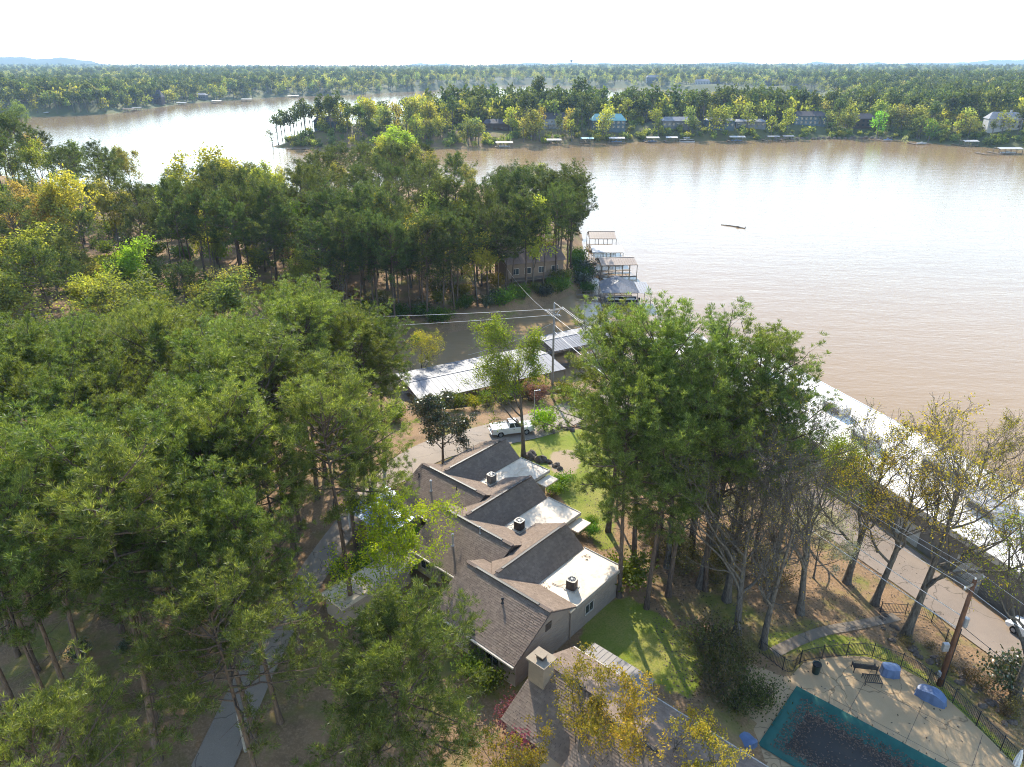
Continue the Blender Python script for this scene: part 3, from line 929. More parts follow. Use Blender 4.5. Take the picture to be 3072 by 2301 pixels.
def ac_unit(loc, rz, label, body):
    r = thing('air_conditioner', label, 'air conditioner', loc, rz, 'air conditioners on the flat roofs')
    MB().bx(-.5, .5, -.5, .5, 0, .08).build('pad', M['trim'], r)
    c = MB()
    n = 24
    def ring(rr, z):
        P = []
        for i in range(n):
            a = 2 * math.pi * i / n; ca, sa = math.cos(a), math.sin(a)
            k = rr / (abs(ca) ** 5 + abs(sa) ** 5) ** 0.2
            P.append((ca * k, sa * k, z))
        return P
    rings = []
    for i in range(11):
        z = .1 + i * .072
        rings += [ring(.43, z), ring(.43, z + .045), ring(.395, z + .047), ring(.395, z + .070)]
    rings.append(ring(.43, .9)); rings.append(ring(.43, .97))
    V = [q for g in rings for q in g]
    F = [(i * n + j, i * n + (j + 1) % n, (i + 1) * n + (j + 1) % n, (i + 1) * n + j) for i in range(len(rings) - 1) for j in range(n)]
    c.add(V, F); c.build('louvred_casing', body, r)
    tp = MB()
    o_, i_ = ring(.44, .98), [(.33 * math.cos(2 * math.pi * q / n), .33 * math.sin(2 * math.pi * q / n), .985) for q in range(n)]
    tp.add(o_ + i_, [(j, (j + 1) % n, n + (j + 1) % n, n + j) for j in range(n)])
    for j in range(n): 
        a = 2 * math.pi * j / n
    tp.build('top_panel', M['trim'], r)
    g = MB()
    for rr in (.08, .15, .22, .29):
        pts = [(rr * math.cos(a), rr * math.sin(a), 1.0) for a in np.linspace(0, 2 * math.pi, 17)]
        g.tube(pts, .008, 4, False)
    for j in range(4):
        a = j * math.pi / 4
        g.beam((-.33 * math.cos(a), -.33 * math.sin(a), 1.0), (.33 * math.cos(a), .33 * math.sin(a), 1.0), .012, .012)
    g.build('fan_guard', M['steel'], r)
    fb = MB().lathe([(.08, .86), (.08, .93), (.02, .95)], (0, 0, 0), 10)
    for j in range(3):
        a = j * 2.094; ca, sa = math.cos(a), math.sin(a)
        fb.add([(.05 * ca - .04 * sa, .05 * sa + .04 * ca, .9), (.31 * ca - .13 * sa, .31 * sa + .13 * ca, .93), (.31 * ca + .1 * sa, .31 * sa - .1 * ca, .87), (.05 * ca + .04 * sa, .05 * sa - .04 * ca, .9)], [(0, 1, 2, 3)])
    fb.build('fan', M['black'], r)
    MB().lathe([(.33, .6), (.33, .61)], (0, 0, 0), 20).build('fan_well', M['black'], r)
    MB().tube([(-.4, -.1, .3), (-.7, -.12, .25), (-.8, -.15, .1), (-1.2, -.35, .07), (-1.7, -.3, .07)], .035, 6).build('refrigerant_pipe', M['acbody'], r)
    return r
for k, (lab, body, lx, ly) in enumerate((('pale air conditioner on the farthest flat roof, by the big lawn tree', M['acbody'], 6.1, 4.2),
                                         ('dark air conditioner on the middle one of the three flat roofs', M['acdark'], 6.4, 4.1),
                                         ('dark air conditioner on the nearest flat roof, with a clear shadow', M['acdark'], 7.5, 4.9))):
    ac_unit(world_of(row, UNITS[k][0] + lx, UNITS[k][1] + ly, FZ - .02), AANG + .1 * k, lab, body)
# a few twigs and debris on the nearest flat roof
for i, (lx, ly) in enumerate(((5.6, 3.6), (5.9, 9.0))):
    px_, py_, pz_ = world_of(row, UNITS[2][0] + lx, UNITS[2][1] + ly, FZ)
    m = MB()
    rr = random.Random(i)
    for q in range(26):
        a = rr.uniform(0, 6.28); r0 = rr.uniform(.05, .5)
        m.beam((r0 * math.cos(a), r0 * math.sin(a), .02), (r0 * math.cos(a) + rr.uniform(-.2, .2), r0 * math.sin(a) + rr.uniform(-.2, .2), .05), .02, .02)
    o = m.build('fallen_twigs', M['deadleaf']); o.location = (px_, py_, pz_)
    tag(o, ('small brown heap of twigs against the shingles of the nearest flat roof', 'brown twigs on the far end of the nearest flat roof')[i], 'twigs', kind='stuff')

# low house in front, running out of the picture at the bottom
h2 = thing('brick_chimney_house', 'low brown shingled house with a square chimney at the bottom edge', 'house', (2.9, 37.7, HZ), AANG)
R2, E2 = 4.6, 2.85
v1 = Vector((0, -3.9, R2 - E2)); L1 = v1.length
slope(h2, (-1.1, 3.9, E2), (1, 0, 0), v1, [(0, 0), (30, 0), (30, L1), (0, L1)], 'roof_slope', 71)
v2 = Vector((0, 4.3, R2 - 2.3)); L2 = v2.length
slope(h2, (-1.1, -4.3, 2.3), (1, 0, 0), v2, [(0, 0), (5.9, 0), (5.9, L2), (0, L2)], 'roof_slope', 72)
sl2 = (R2 - E2) / 3.9
v3 = Vector((0, -1.5, sl2 * 1.5)); 
slope(h2, (4.75, 0.01, R2 + .005), (1, 0, 0), v3, [(0, 0), (24, 0), (24, v3.length), (0, v3.length)], 'roof_slope', 73)
v4 = Vector((0, 4.3, 2.4)); 
slope(h2, (4.75, -5.8, R2 + 1.5 * sl2 - 2.4), (1, 0, 0), v4, [(0, 0), (24, 0), (24, v4.length), (0, v4.length)], 'roof_slope', 74)
w = MB()
w.prism([(-.9, -4.0, -.5), (-.9, -4.0, 2.3), (-.9, 0, 4.42), (-.9, 3.6, 2.82), (-.9, 3.6, -.5)], (.2, 0, 0))
w.prism([(4.9, -5.5, -.5), (4.9, -5.5, 2.6), (4.9, -1.5, 5.05), (4.9, 3.6, 2.82), (4.9, 3.6, -.5)], (.2, 0, 0))
w.bx(-.69, 28.5, 3.4, 3.6, -.5, 2.82); w.bx(-.69, 4.89, -4.0, -3.8, -.5, 2.2); w.bx(5.11, 28.5, -5.5, -5.3, -.5, 2.5)
w.build('wall', M['wall'], h2)
MB().beam((-.9, 0, R2 + .03), (4.8, 0, R2 + .03), .34, .07).build('ridge_cap', M['ridge'], h2)
MB().beam((4.8, -1.5, R2 + 1.5 * sl2 + .03), (28, -1.5, R2 + 1.5 * sl2 + .03), .34, .07).build('ridge_cap', M['ridge'], h2)
MB().beam((1.4, -.08, R2 + .08), (2.8, -.08, R2 + .08), .22, .1).build('ridge_vent', M['black'], h2)
MB().beam((5.6, -1.58, R2 + 1.5 * sl2 + .08), (9.4, -1.58, R2 + 1.5 * sl2 + .08), .22, .1).build('ridge_vent', M['black'], h2)
MB().bx(-1.1, 28.5, 3.92, 4.05, E2 - .15, E2 - .01).build('gutter', M['trim'], h2)
M['stucco'] = plain('tan_stucco', (0.33, 0.265, 0.19), (0.27, 0.215, 0.155), 3, 0.9, 0.2, 0, 0.3)
ch = MB().bx(-1.0, .35, -1.5, -.35, -.5, 5.75).build('chimney', M['stucco'], h2)
MB().bx(-1.15, .5, -1.65, -.2, 5.751, 5.9).build('chimney_cap', M['stucco'], ch)
MB().bx(-.6, -.05, -1.15, -.7, 5.9, 6.2).build('flue', M['acdark'], ch)
MB().bx(-.68, .03, -1.23, -.62, 6.2, 6.26).build('rain_hood', M['stucco'], ch)
# ribbed metal patio awning
M['rib'] = plain('tan_metal_sheet', (0.27, 0.235, 0.20), (0.225, 0.195, 0.17), 2, 0.6, 0.25, 0.0)
aw = thing('patio_awning', 'tan ribbed metal patio awning beside the shingled roof of the chimney house', 'awning', (5.4, 41.7, HZ), AANG)
pme = None
for i in range(13):
    if pme is None:
        m = MB().bx(0, .42, -1.4, 1.35, 0, .03); m.bx(0.0, .04, -1.4, 1.35, .03, .055); o = m.build('panel', M['rib'], aw); pme = o.data
    else: o = objm('panel', pme, aw)
    o.location = (.15 + i * .425, .15, 2.0); o.rotation_euler = (-.08, 0, 0)
for xx in (.3, 2.9, 5.5):
    MB().bx(xx - .05, xx + .05, 1.3, 1.4, -.4, 1.88).build('post', M['trim'], aw)

# metal-roofed carport and white flat-roofed entry left of the townhouses
cp = thing('carport', 'carport with blue-white corrugated metal roof left of the far townhouse', 'carport', (-13.0, 60.5, HZ), AANG)
M['bluemetal'] = plain('pale_blue_metal', (0.42, 0.48, 0.54), (0.33, 0.38, 0.44), 1.5, 0.4, 0.5, 0.35)
pme = None
for i in range(11):
    if pme is None:
        m = MB().bx(0, .6, -2.6, 2.8, 0, .03); m.bx(0.0, .05, -2.6, 2.8, .03, .08); m.bx(.3, .33, -2.6, 2.8, .03, .06); o = m.build('panel', M['bluemetal'], cp); pme = o.data
    else: o = objm('panel', pme, cp)
    o.location = (-3.3 + i * .61, .2, 2.2); o.rotation_euler = (.05, 0, 0)
for xx in (-3.0, 0, 3.0):
    for yy in (-2.2, 2.4): MB().bx(xx - .06, xx + .06, yy - .06, yy + .06, -.4, 2.1).build('post', M['white'], cp)
MB().bx(-3.3, 3.4, 2.9, 3.05, 1.95, 2.25).build('fascia', M['white'], cp)
ec = thing('flat_entry_canopy', 'long white flat roof canopy left of the middle townhouse, under lime leaves', 'canopy', (-12.2, 50.7, HZ), AANG)
m = MB().bx(-1.35, 1.35, -4.6, 4.6, 1.95, 2.15).build('flat_roof', M['flat'], ec)
m = MB().bx(-1.42, -1.35, -4.6, 4.6, 1.85, 2.22); m.bx(1.35, 1.42, -4.6, 4.6, 1.85, 2.22); m.build('fascia', M['trim'], ec)
MB().bx(-1.2, 1.2, -4.4, 3.0, -.4, 1.94).build('wall', M['wall'], ec)
# ------------------------------------------------------------------ docks and boathouse
M['roofgrey'] = plain('grey_metal_roof', (0.165, 0.163, 0.175), (0.135, 0.132, 0.14), 0.7, 0.55, 0.25, 0.0)
M['rooftan'] = plain('tan_metal_roof', (0.36, 0.265, 0.195), (0.30, 0.22, 0.165), 0.7, 0.55, 0.25, 0.0)
M['roofwhite'] = plain('white_metal_roof', (0.50, 0.46, 0.42), (0.42, 0.38, 0.34), 0.6, 0.55, 0.25)
M['roofbrown'] = plain('brown_metal_roof', (0.17, 0.115, 0.09), (0.13, 0.09, 0.07), 0.7, 0.7, 0.15, 0)

def panels(parent, edge0, edge1, up, wid, m, thick=0.03, clip=None, name='panel'):
    """sheets laid side by side from edge0 to edge1, running along the vector up; clip(u) gives the (start, end) fraction of up"""
    a = Vector(edge0); b = Vector(edge1); up = Vector(up)
    L = (b - a).length; n = max(1, round(L / wid)); d = (b - a) / n
    N = d.cross(up).normalized()
    if N.z < 0: N = -N
    ref = None
    for i in range(n):
        if clip is None:
            if ref is None:
                mm = MB(); g = d.normalized() * 0.012
                mm.prism([g, d - g, d - g + up, g + up], N * thick)
                r0 = d.normalized() * 0.05
                mm.prism([g * 0, r0, r0 + up, g * 0 + up], N * (thick + 0.028))
                o = mm.build(name, m, parent); ref = o.data
            else: o = objm(name, ref, parent)
            o.location = a + d * i
        else:
            s0, e0 = clip(i / n); s1, e1 = clip((i + 1) / n)
            p0 = a + d * i; p1 = a + d * (i + 1)
            mm = MB(); mm.prism([p0 + up * s0, p1 + up * s1, p1 + up * e1, p0 + up * e0], N * thick)
            r0 = d.normalized() * 0.05
            mm.prism([p0 + up * s0, p0 + r0 + up * s0, p0 + r0 + up * e0, p0 + up * e0], N * (thick + 0.05))
            mm.build(name, m, parent)

def covered_dock(label, c, ang, L, Wd, roof, ev=3.6, rise=0.9, kind='gable', pw=0.9, deck=True, nx=4, group='covered docks on the lake', name='covered_dock', detail=True, mpost=None):
    r = thing(name, label, 'dock', (c[0], c[1], LAKE), ang, group)
    x, y = L / 2, Wd / 2
    mpost = mpost or M['wood']
    if kind == 'gable':
        panels(r, (-x, -y - .3, ev), (x, -y - .3, ev), (0, y + .3, rise), pw, roof)
        panels(r, (-x, y + .3, ev), (x, y + .3, ev), (0, -y - .3, rise), pw, roof)
        MB().beam((-x, 0, ev + rise + .05), (x, 0, ev + rise + .05), .35, .05).build('ridge_cap', roof, r)
        for sx in (-1, 1):
            MB().prism([(sx * (x - .1), -y, ev), (sx * (x - .1), y, ev), (sx * (x - .1), 0, ev + rise - .05)], (.06, 0, 0)).build('gable_end', mpost, r)
    elif kind == 'hip':
        hy = y * 0.95
        sl_ = lambda u: (0.0, 1.0)
        panels(r, (-x - .3, -y - .3, ev), (x + .3, -y - .3, ev), (0, hy + .3, rise), pw, roof, clip=lambda u: (0, max(0.03, 1 - abs(2 * u - 1))))
        panels(r, (-x - .3, y + .3, ev), (-x - .3, -y - .3, ev), (x + .3, 0, rise), pw, roof, clip=lambda u: (0, max(0.03, min(1, (1 - u) / 0.48))))
        panels(r, (x + .3, y + .3, ev), (x + .3, -y - .3, ev), (-x - .3, 0, rise), pw, roof, clip=lambda u: (0, max(0.03, min(1, (1 - u) / 0.48))))
    else:
        panels(r, (-x - .3, -y - .3, ev), (x + .3, -y - .3, ev), (0, Wd + .6, rise), pw, roof)
    fa = MB()
    for a_, b_ in (((-x, -y, ev - .12), (x, -y, ev - .12)), ((-x, y, ev - .12), (x, y, ev - .12)), ((-x, -y, ev - .14), (-x, y, ev - .14)), ((x, -y, ev - .14), (x, y, ev - .14))):
        fa.beam(a_, b_, .08, .2)
    fa.build('roof_beam', mpost, r)
    pm = None
    for i in range(nx + 1):
        for sy in (-1, 1):
            if pm is None:
                o = MB().bx(-.07, .07, -.07, .07, -1.2, ev - .22).build('post', mpost, r); pm = o.data
            else: o = objm('post', pm, r)
            o.location = (-x + L * i / nx, sy * y, 0)
    if deck:
        dm = MB()
        dm.bx(-x, x, y - 1.2, y + .1, .45, .57); dm.bx(-x, -x + 1.3, -y, y - 1.21, .45, .57); dm.bx(-x + 1.31, x, -y - .05, -y + .9, .45, .57)
        dm.build('deck', M['wood'], r)
    return r

a1 = math.radians(28.8); dv1 = Vector((math.cos(a1), math.sin(a1), 0)); pv1 = Vector((-math.sin(a1), math.cos(a1), 0))
c1 = Vector((-3.85, 106.7, 0)) - dv1 * 1.5
covered_dock('large covered dock with long pale grey roof at the near end of the inlet', c1, a1, 25.6, 11.0, M['roofgrey'], 3.7, 0.75, 'gable', 1.0, True, 7)
covered_dock('grey ribbed metal dock roof just behind the tall crossarm pole', (11.1, 121.2), math.radians(29.7), 13, 7.2, M['roofgrey'], 3.8, 0.7, 'gable', 0.55, True, 4)
covered_dock('white roofed dock half hidden behind the big pines beside the boathouse', (28.5, 119.5), math.radians(20), 13, 7.5, M['roofwhite'], 3.6, 0.6, 'gable', 1.0, True, 4)
d3 = covered_dock('hipped grey metal dock roof sheltering a dark pontoon boat', (24.0, 155.4), 0.0, 7.6, 8.0, M['roofgrey'], 3.3, 1.5, 'hip', 0.55, True, 3)
dx = thing('lean_to_dock_roof', 'grey lean-to roof on posts against the hipped dock', 'dock', (29.4, 155.0, LAKE), 0.0)
panels(dx, (-1.25, -4.2, 3.25), (1.5, -4.2, 3.25), (0, 8.2, .25), .55, M['roofgrey'])
for sx, sy in ((1.3, -4.0), (1.3, 3.8)): MB().bx(sx - .06, sx + .06, sy - .06, sy + .06, -1, 3.2).build('post', M['wood'], dx)
covered_dock('open tan roofed dock with bare decks over the water, second from the inlet mouth', (26.4, 177.2), math.radians(6), 9.2, 7.0, M['rooftan'], 3.7, 1.0, 'gable', 0.6, True, 5)
covered_dock('low white roofed dock right of the peninsula pines, behind the tan one', (25.8, 190.5), 0.0, 8.0, 5.0, M['roofwhite'], 3.4, 0.7, 'shed', 0.7, True, 3)
covered_dock('farthest peach tinted dock roof showing beside the peninsula pines', (26.0, 206.0), 0.0, 7.6, 8.0, M['rooftan'], 4.0, 1.2, 'gable', 0.7, True, 3)
def gangway(label, p, q):
    d = Vector((q[0] - p[0], q[1] - p[1], 0)); L = d.length
    r = thing('gangway', label, 'gangway', (p[0], p[1], LAKE), math.atan2(d.y, d.x))
    MB().bx(0, L, -.55, .55, .62, .72).build('walkway', M['wood'], r)
    for sy in (-.52, .52):
        m = MB(); m.beam((0, sy, 1.7), (L, sy, 1.7), .05, .05); m.beam((0, sy, 1.25), (L, sy, 1.25), .04, .04)
        for i in range(6): m.bx(L * i / 5 - .03, L * i / 5 + .03, sy - .03, sy + .03, .5, 1.7)
        m.build('railing', M['wood'], r)
gangway('narrow railed gangway from the shore to the hipped dock', (15.0, 158.5), (20.2, 157.5))
gangway('dark narrow gangway leading to the tan roofed dock', (16.5, 178.5), (21.8, 178.0))

# pontoon boat
def pontoon(loc, rz, label, canopy=True):
    r = thing('pontoon_boat', label, 'boat', loc, rz)
    M_h = M['steel']
    for sy in (-.95, .95):
        pts = [(-3.4, sy, .12), (3.0, sy, .12), (3.4, sy, .2), (3.7, sy, .4)]
        MB().tube(pts, [.3, .3, .26, .06], 12).build('pontoon', M_h, r, True)
    MB().bx(-3.4, 3.5, -1.25, 1.25, .45, .56).build('deck', M['trim'], r)
    f = MB()
    for sy in (-1.22, 1.22): f.bx(-3.3, 3.3, sy - .03, sy + .03, .62, 1.2)
    f.bx(3.27, 3.33, -1.18, -.4, .62, 1.2); f.bx(3.27, 3.33, .4, 1.18, .62, 1.2)
    f.build('side_panel', M['black'], r)
    t_ = MB()
    for sy in (-1.22, 1.22): t_.beam((-3.3, sy, 1.25), (3.3, sy, 1.25), .06, .06)
    t_.build('rail', M['white'], r)
    s_ = MB(); s_.bx(-2.8, -1.2, -1.1, -.5, .56, 1.0); s_.bx(.8, 2.8, -1.1, -.55, .56, 1.0); s_.bx(.8, 2.8, .55, 1.1, .56, 1.0); s_.bx(-1.0, -.3, .3, .9, .56, 1.3)
    s_.build('seat', M['white'], r, bevel=.05)
    if canopy:
        c = MB()
        n = 8
        for i in range(n):
            a0, a1_ = -1.2 + 2.4 * i / n, -1.2 + 2.4 * (i + 1) / n
            z0, z1 = 2.35 - .12 * a0 * a0, 2.35 - .12 * a1_ * a1_
            c.add([(-1.8, a0, z0), (1.2, a0, z0), (1.2, a1_, z1), (-1.8, a1_, z1)], [(0, 1, 2, 3)])
        c.build('canopy', M['tarp'], r, True)
        for sx in (-1.7, 1.1):
            for sy in (-1.2, 1.2): MB().beam((-.3, sy, 1.2), (sx, sy, 2.2), .03, .03).build('canopy_strut', M['steel'], r)
    o = MB().bx(-3.9, -3.5, -.22, .22, .75, 1.35).build('outboard_motor', M['black'], r, bevel=.08)
    MB().bx(-3.75, -3.6, -.08, .08, -.2, .75).build('motor_leg', M['black'], o)
    return r
pontoon((24.9, 153.6, LAKE + .1), math.pi, 'dark pontoon boat with silver tubes under the hipped dock roof', False)

# long white-roofed boathouse along the lake
bA = math.atan2(-.939, .345)
bh = thing('long_boathouse', 'long low boathouse with bright white flat roof along the shore', 'boathouse', (48.0, 65.6, -1.3), bA)
BL, BW, BZ = 47.0, 6.4, 4.2
M['boatroof'] = plain('bright_white_roof', (.80, .74, .66), (.70, .63, .54), .25, .7)
ref = None
for i in range(16):
    if ref is None:
        o = MB().bx(0.01, BL * 2 / 16 - .01, -BW - .4, BW + .3, BZ, BZ + .25).build('roof_section', M['boatroof'], bh); ref = o.data
    else: o = objm('roof_section', ref, bh)
    o.location = (-BL + i * BL * 2 / 16, 0, 0.012 * (i % 2))
MB().bx(-BL, BL, -BW - .52, -BW - .41, BZ - .35, BZ + .32).build('fascia', M['trim'], bh)
MB().bx(-BL, BL, BW + .31, BW + .42, BZ - .35, BZ + .36).build('fascia', M['white'], bh)
M['shadewall'] = plain('grey_brown_boards', (0.20, 0.165, 0.13), (0.14, 0.115, 0.09), 1.5, 0.85)
w = MB(); w.bx(-BL + .2, BL - .2, -BW, -BW + .2, -1.5, BZ - .01); w.bx(-BL + .2, BL - .2, BW - .25, BW - .05, -3.5, BZ - .01)
w.bx(-BL + .2, -BL + .4, -BW + .21, BW - .26, -3.5, BZ - .01); w.bx(BL - .4, BL - .2, -BW + .21, BW - .26, -3.5, BZ - .01)
w.build('wall', M['shadewall'], bh)
MB().bx(-BL - .3, BL + .3, BW - .4, BW + 1.2, -3.2, -2.2).build('dock_deck', M['wood'], bh)
ref = None
for i in range(13):
    if ref is None:
        o = MB().bx(-1.4, 1.4, -BW - .06, -BW - .005, -1.2, 2.2).build('garage_door', M['trim'], bh); ref = o.data
    else: o = objm('garage_door', ref, bh)
    o.location = (-BL + 4.5 + i * 7.2, 0, 0)
wref = None
for i in range(12):
    # clerestory boxes standing on the roof
    if wref is None:
        m = MB().bx(-1.6, 1.6, -.9, .9, 0, 1.25); o = m.build('roof_clerestory', M['roofwhite'], bh); wref = o.data
    else: o = objm('roof_clerestory', wref, bh)
    o.location = (-BL + 4 + i * 7.9, 1.6 if i % 2 else -1.2, BZ + .255)
    MB().bx(-1.3, 1.3, -.93, -.905, .25, .95).build('clerestory_window', M['glass'], o)

# a house among the trees of the peninsula
ph = thing('lakeside_house', 'tan house with brown roof half hidden behind peninsula trunks', 'house', (4.0, 166.0, gz(4, 166)), math.radians(20))
w = MB().bx(-7, 7, -4.5, 4.5, -1.5, 4.6); w.build('wall', plain('tan_boards', (0.20, 0.14, 0.10), (0.16, 0.115, 0.08), 1, .85), ph)
panels(ph, (-7.5, -5.1, 4.5), (7.5, -5.1, 4.5), (0, 5.1, 2.3), 1.2, M['roofbrown']); panels(ph, (-7.5, 5.1, 4.5), (7.5, 5.1, 4.5), (0, -5.1, 2.3), 1.2, M['roofbrown'])
for sx in (-1, 1): MB().prism([(sx * 6.9, -4.5, 4.6), (sx * 6.9, 4.5, 4.6), (sx * 6.9, 0, 6.6)], (.1, 0, 0)).build('gable_end', M['wall'], ph)
for xx in (-5, -2, 1.5, 4.8): window(ph, (xx, -4.5), (1, 0), 1.6, 1.4, 2.6, (0, -1), M['trim'])
MB().bx(-6.5, 6.5, -6.4, -4.55, .9, 1.05).build('balcony', M['wood'], ph)
p2 = thing('lakeside_house', 'long grey roofed house glimpsed between the peninsula pines', 'house', (-12.0, 205.0, gz(-12, 205)), math.radians(-12))
MB().bx(-8, 8, -4.5, 4.5, -1.5, 3.2).build('wall', M['wall'], p2)
panels(p2, (-8.6, -5.1, 3.1), (8.6, -5.1, 3.1), (0, 5.1, 2.0), 1.2, M['rooftan']); panels(p2, (-8.6, 5.1, 3.1), (8.6, 5.1, 3.1), (0, -5.1, 2.0), 1.2, M['rooftan'])
for sx in (-1, 1): MB().prism([(sx * 7.9, -4.5, 3.2), (sx * 7.9, 4.5, 3.2), (sx * 7.9, 0, 4.9)], (.1, 0, 0)).build('gable_end', M['wall'], p2)
for xx in (-5, -1, 4): window(p2, (xx, -4.5), (1, 0), 1.8, 1.4, 1.6, (0, -1), M['white'])
strip('lane', [(-60, 190), (-40, 184), (-22, 186), (-8, 192), (6, 186)], 4.5, M['path'], 0.1, 3)

# ------------------------------------------------------------------ poles and wires
def wire(label, p, q, sag, r=0.016, name='overhead_wire', m=None, group=None):
    p = Vector(p); q = Vector(q)
    pts = []
    for i in range(25):
        u = i / 24
        v = p.lerp(q, u); v.z -= sag * 4 * u * (1 - u)
        pts.append(v)
    o = MB().tube([v - p for v in pts], r, 5).build(name, m or M['wire'])
    o.location = p
    return tag(o, label, 'wire', group)
P1 = (6.05, 97.1, gz(6.05, 97.1)); H1 = 14.1
pl = thing('utility_pole', 'tall grey utility pole with double crossarms beside the driveway', 'utility pole', P1)
hz = H1 - P1[2]
MB().tube([(0, 0, -.3), (0, 0, hz * .5), (0, 0, hz)], [.19, .16, .12], 12).build('shaft', M['polegrey'], pl, True)
def arm(parent, c, ang, L, name='crossarm'):
    ca, sa = math.cos(ang), math.sin(ang)
    o = MB().beam((c[0] - ca * L / 2, c[1] - sa * L / 2, c[2]), (c[0] + ca * L / 2, c[1] + sa * L / 2, c[2]), .12, .14).build(name, M['polegrey'], parent)
    return o
ang1 = math.radians(28); ang2 = math.radians(118)
for dz, an, off in ((-1.0, ang1, .2), (-1.0, ang1, -.2), (-1.5, ang2, .2), (-1.5, ang2, -.2)):
    arm(pl, (-math.sin(an) * off, math.cos(an) * off, hz + dz), an, 3.0)
MB().beam((0, 0, hz - 2.2), (1.0 * math.cos(ang1), 1.0 * math.sin(ang1), hz - 1.06), .05, .05).build('brace', M['steel'], pl)
MB().beam((0, 0, hz - 2.2), (-1.0 * math.cos(ang1), -1.0 * math.sin(ang1), hz - 1.06), .05, .05).build('brace', M['steel'], pl)
def insul(parent, x, y, z):
    return MB().lathe([(.03, 0), (.07, .05), (.04, .09), (.08, .13), (.04, .18)], (x, y, z), 8).build('insulator', M['white'], parent)
ends = []
for an, dz in ((ang1, -.93), (ang2, -1.43)):
    for s_ in (-1.4, 1.4):
        x, y = s_ * math.cos(an), s_ * math.sin(an)
        insul(pl, x, y, hz + dz)
        ends.append((P1[0] + x, P1[1] + y, P1[2] + hz + dz + .15))
insul(pl, 0, 0, hz - .02)
P2 = (33.85, 41.65, 0.4); H2 = 10.6
p2l = thing('utility_pole', 'reddish brown leaning utility pole by the pool fence with equipment boxes', 'utility pole', P2)
hz2 = H2 - P2[2]
MB().tube([(0, 0, -.4), (0.05, 0, hz2 * .5), (0.1, 0, hz2)], [.21, .18, .14], 14).build('shaft', M['polewood'], p2l, True)
an2 = math.atan2(.5, .86)
arm(p2l, (.1, 0, hz2 - .35), an2, 2.6)
for s_ in (-1.2, 0.0, 1.2): insul(p2l, .1 + s_ * math.cos(an2), s_ * math.sin(an2), hz2 - .28 + (.3 if s_ == 0 else 0))
MB().beam((0.1, -.1, hz2 - 1.2), (.1 + .8 * math.cos(an2), .8 * math.sin(an2), hz2 - .42), .04, .04).build('brace', M['steel'], p2l)
MB().tube([(.38, -.1, hz2 - 4.3), (.38, -.1, hz2 - 3.5)], .19, 12).build('transformer', M['steel'], p2l)
MB().bx(.1, .3, -.12, -.04, hz2 - 4.1, hz2 - 3.7).build('bracket', M['steel'], p2l)
MB().bx(-.7, -.24, -.15, .15, 3.4, 4.1).build('meter_box', M['steel'], p2l, bevel=.03)
MB().tube([(.24, -.08, -.3), (.24, -.08, 5.6)], .05, 8).build('conduit', M['dark'], p2l)
MB().bx(-.35, -.16, -.12, .12, .7, 1.2).build('junction_box', M['steel'], p2l, bevel=.02)
t2 = lambda s_, z: (P2[0] + .1 + s_ * math.cos(an2), P2[1] + s_ * math.sin(an2), P2[2] + z)
G1 = 'wires strung between the two poles'
wire('lakeside overhead wire between the two utility poles, on the crossarm end', t2(1.2, hz2 - .1), ends[1], 1.0, group=G1)
wire('overhead wire on the pool side crossarm end between the two poles', t2(-1.2, hz2 - .1), ends[0], 1.0, group=G1)
wire('middle overhead wire between the two utility poles', t2(0, hz2 + .2), (P1[0], P1[1], P1[2] + hz + .1), .9, group=G1)
wire('thick low cable sagging between the two utility poles', t2(-.1, hz2 - 4.6), (P1[0], P1[1], P1[2] + hz - 4.2), 1.3, .04, 'overhead_cable', group=G1)
wire('second low cable between the two poles, above the thick one', t2(-.1, hz2 - 3.4), (P1[0], P1[1], P1[2] + hz - 3.2), 1.1, .03, 'overhead_cable', group=G1)
G2 = 'wires leaving the reddish pole past the road'
for s_, z, lab in ((1.2, hz2 - .1, 'overhead wire leaving the reddish pole over the parked white car'), (-1.2, hz2 - .1, 'overhead wire leaving the reddish pole above the roadside bank'), (.2, hz2 - 4.4, 'dark low cable running from the transformer down along the road')):
    wire(lab, t2(s_, z), (P2[0] + 17 + s_, P2[1] - 37, 9.6 + z - hz2), .9, .016 if z > 7 else .025, 'overhead_wire' if z > 7 else 'overhead_cable', M['wire'] if z > 7 else M['dark'], G2)
G3 = 'wires running into the pine wood'
wire('upper wire from the crossarm pole across the inlet towards the pines', ends[3], (-85, 112, 7.6), 1.2, .02, group=G3)
wire('lower wire from the crossarm pole across the inlet towards the pines', ends[2], (-85, 106, 6.6), 1.2, .02, group=G3)
G4 = 'service wires dropping from the crossarm pole'
wire('service wire slanting down from the crossarm pole to the large dock roof', (P1[0] - .1, P1[1] + .1, P1[2] + hz - 3.0), (-7.5, 111, .6), .5, .015, 'service_wire', group=G4)
wire('service wire from the crossarm pole to the ribbed dock roof', (P1[0] + .1, P1[1] + .1, P1[2] + hz - 2.6), (9, 117.5, .4), .3, .015, 'service_wire', group=G4)
wire('service wire from the crossarm pole over the inlet to the peninsula house', (P1[0], P1[1] + .1, P1[2] + hz - 2.2), (-2, 162, 3.2), 1.0, .015, 'service_wire', group=G4)
stub = MB().tube([(0, 0, -.3), (0, 0, 3.6)], [.14, .12], 10).build('cut_pole', M['polegrey'])
stub.location = (at(735, 2240, 2)[0], at(735, 2240, 2)[1], gz(*at(735, 2240, 2)[:2]))
tag(stub, 'short cut off grey pole standing beside the bottom driveway', 'pole')
lp = MB().tube([(0, 0, -.2), (0, 0, 6.5)], [.06, .045], 10); lp.beam((0, 0, 6.4), (.6, -.1, 6.6), .05, .05); lp.lathe([(.12, 0), (.16, .08), (.03, .2)], (.65, -.1, 6.5), 10)
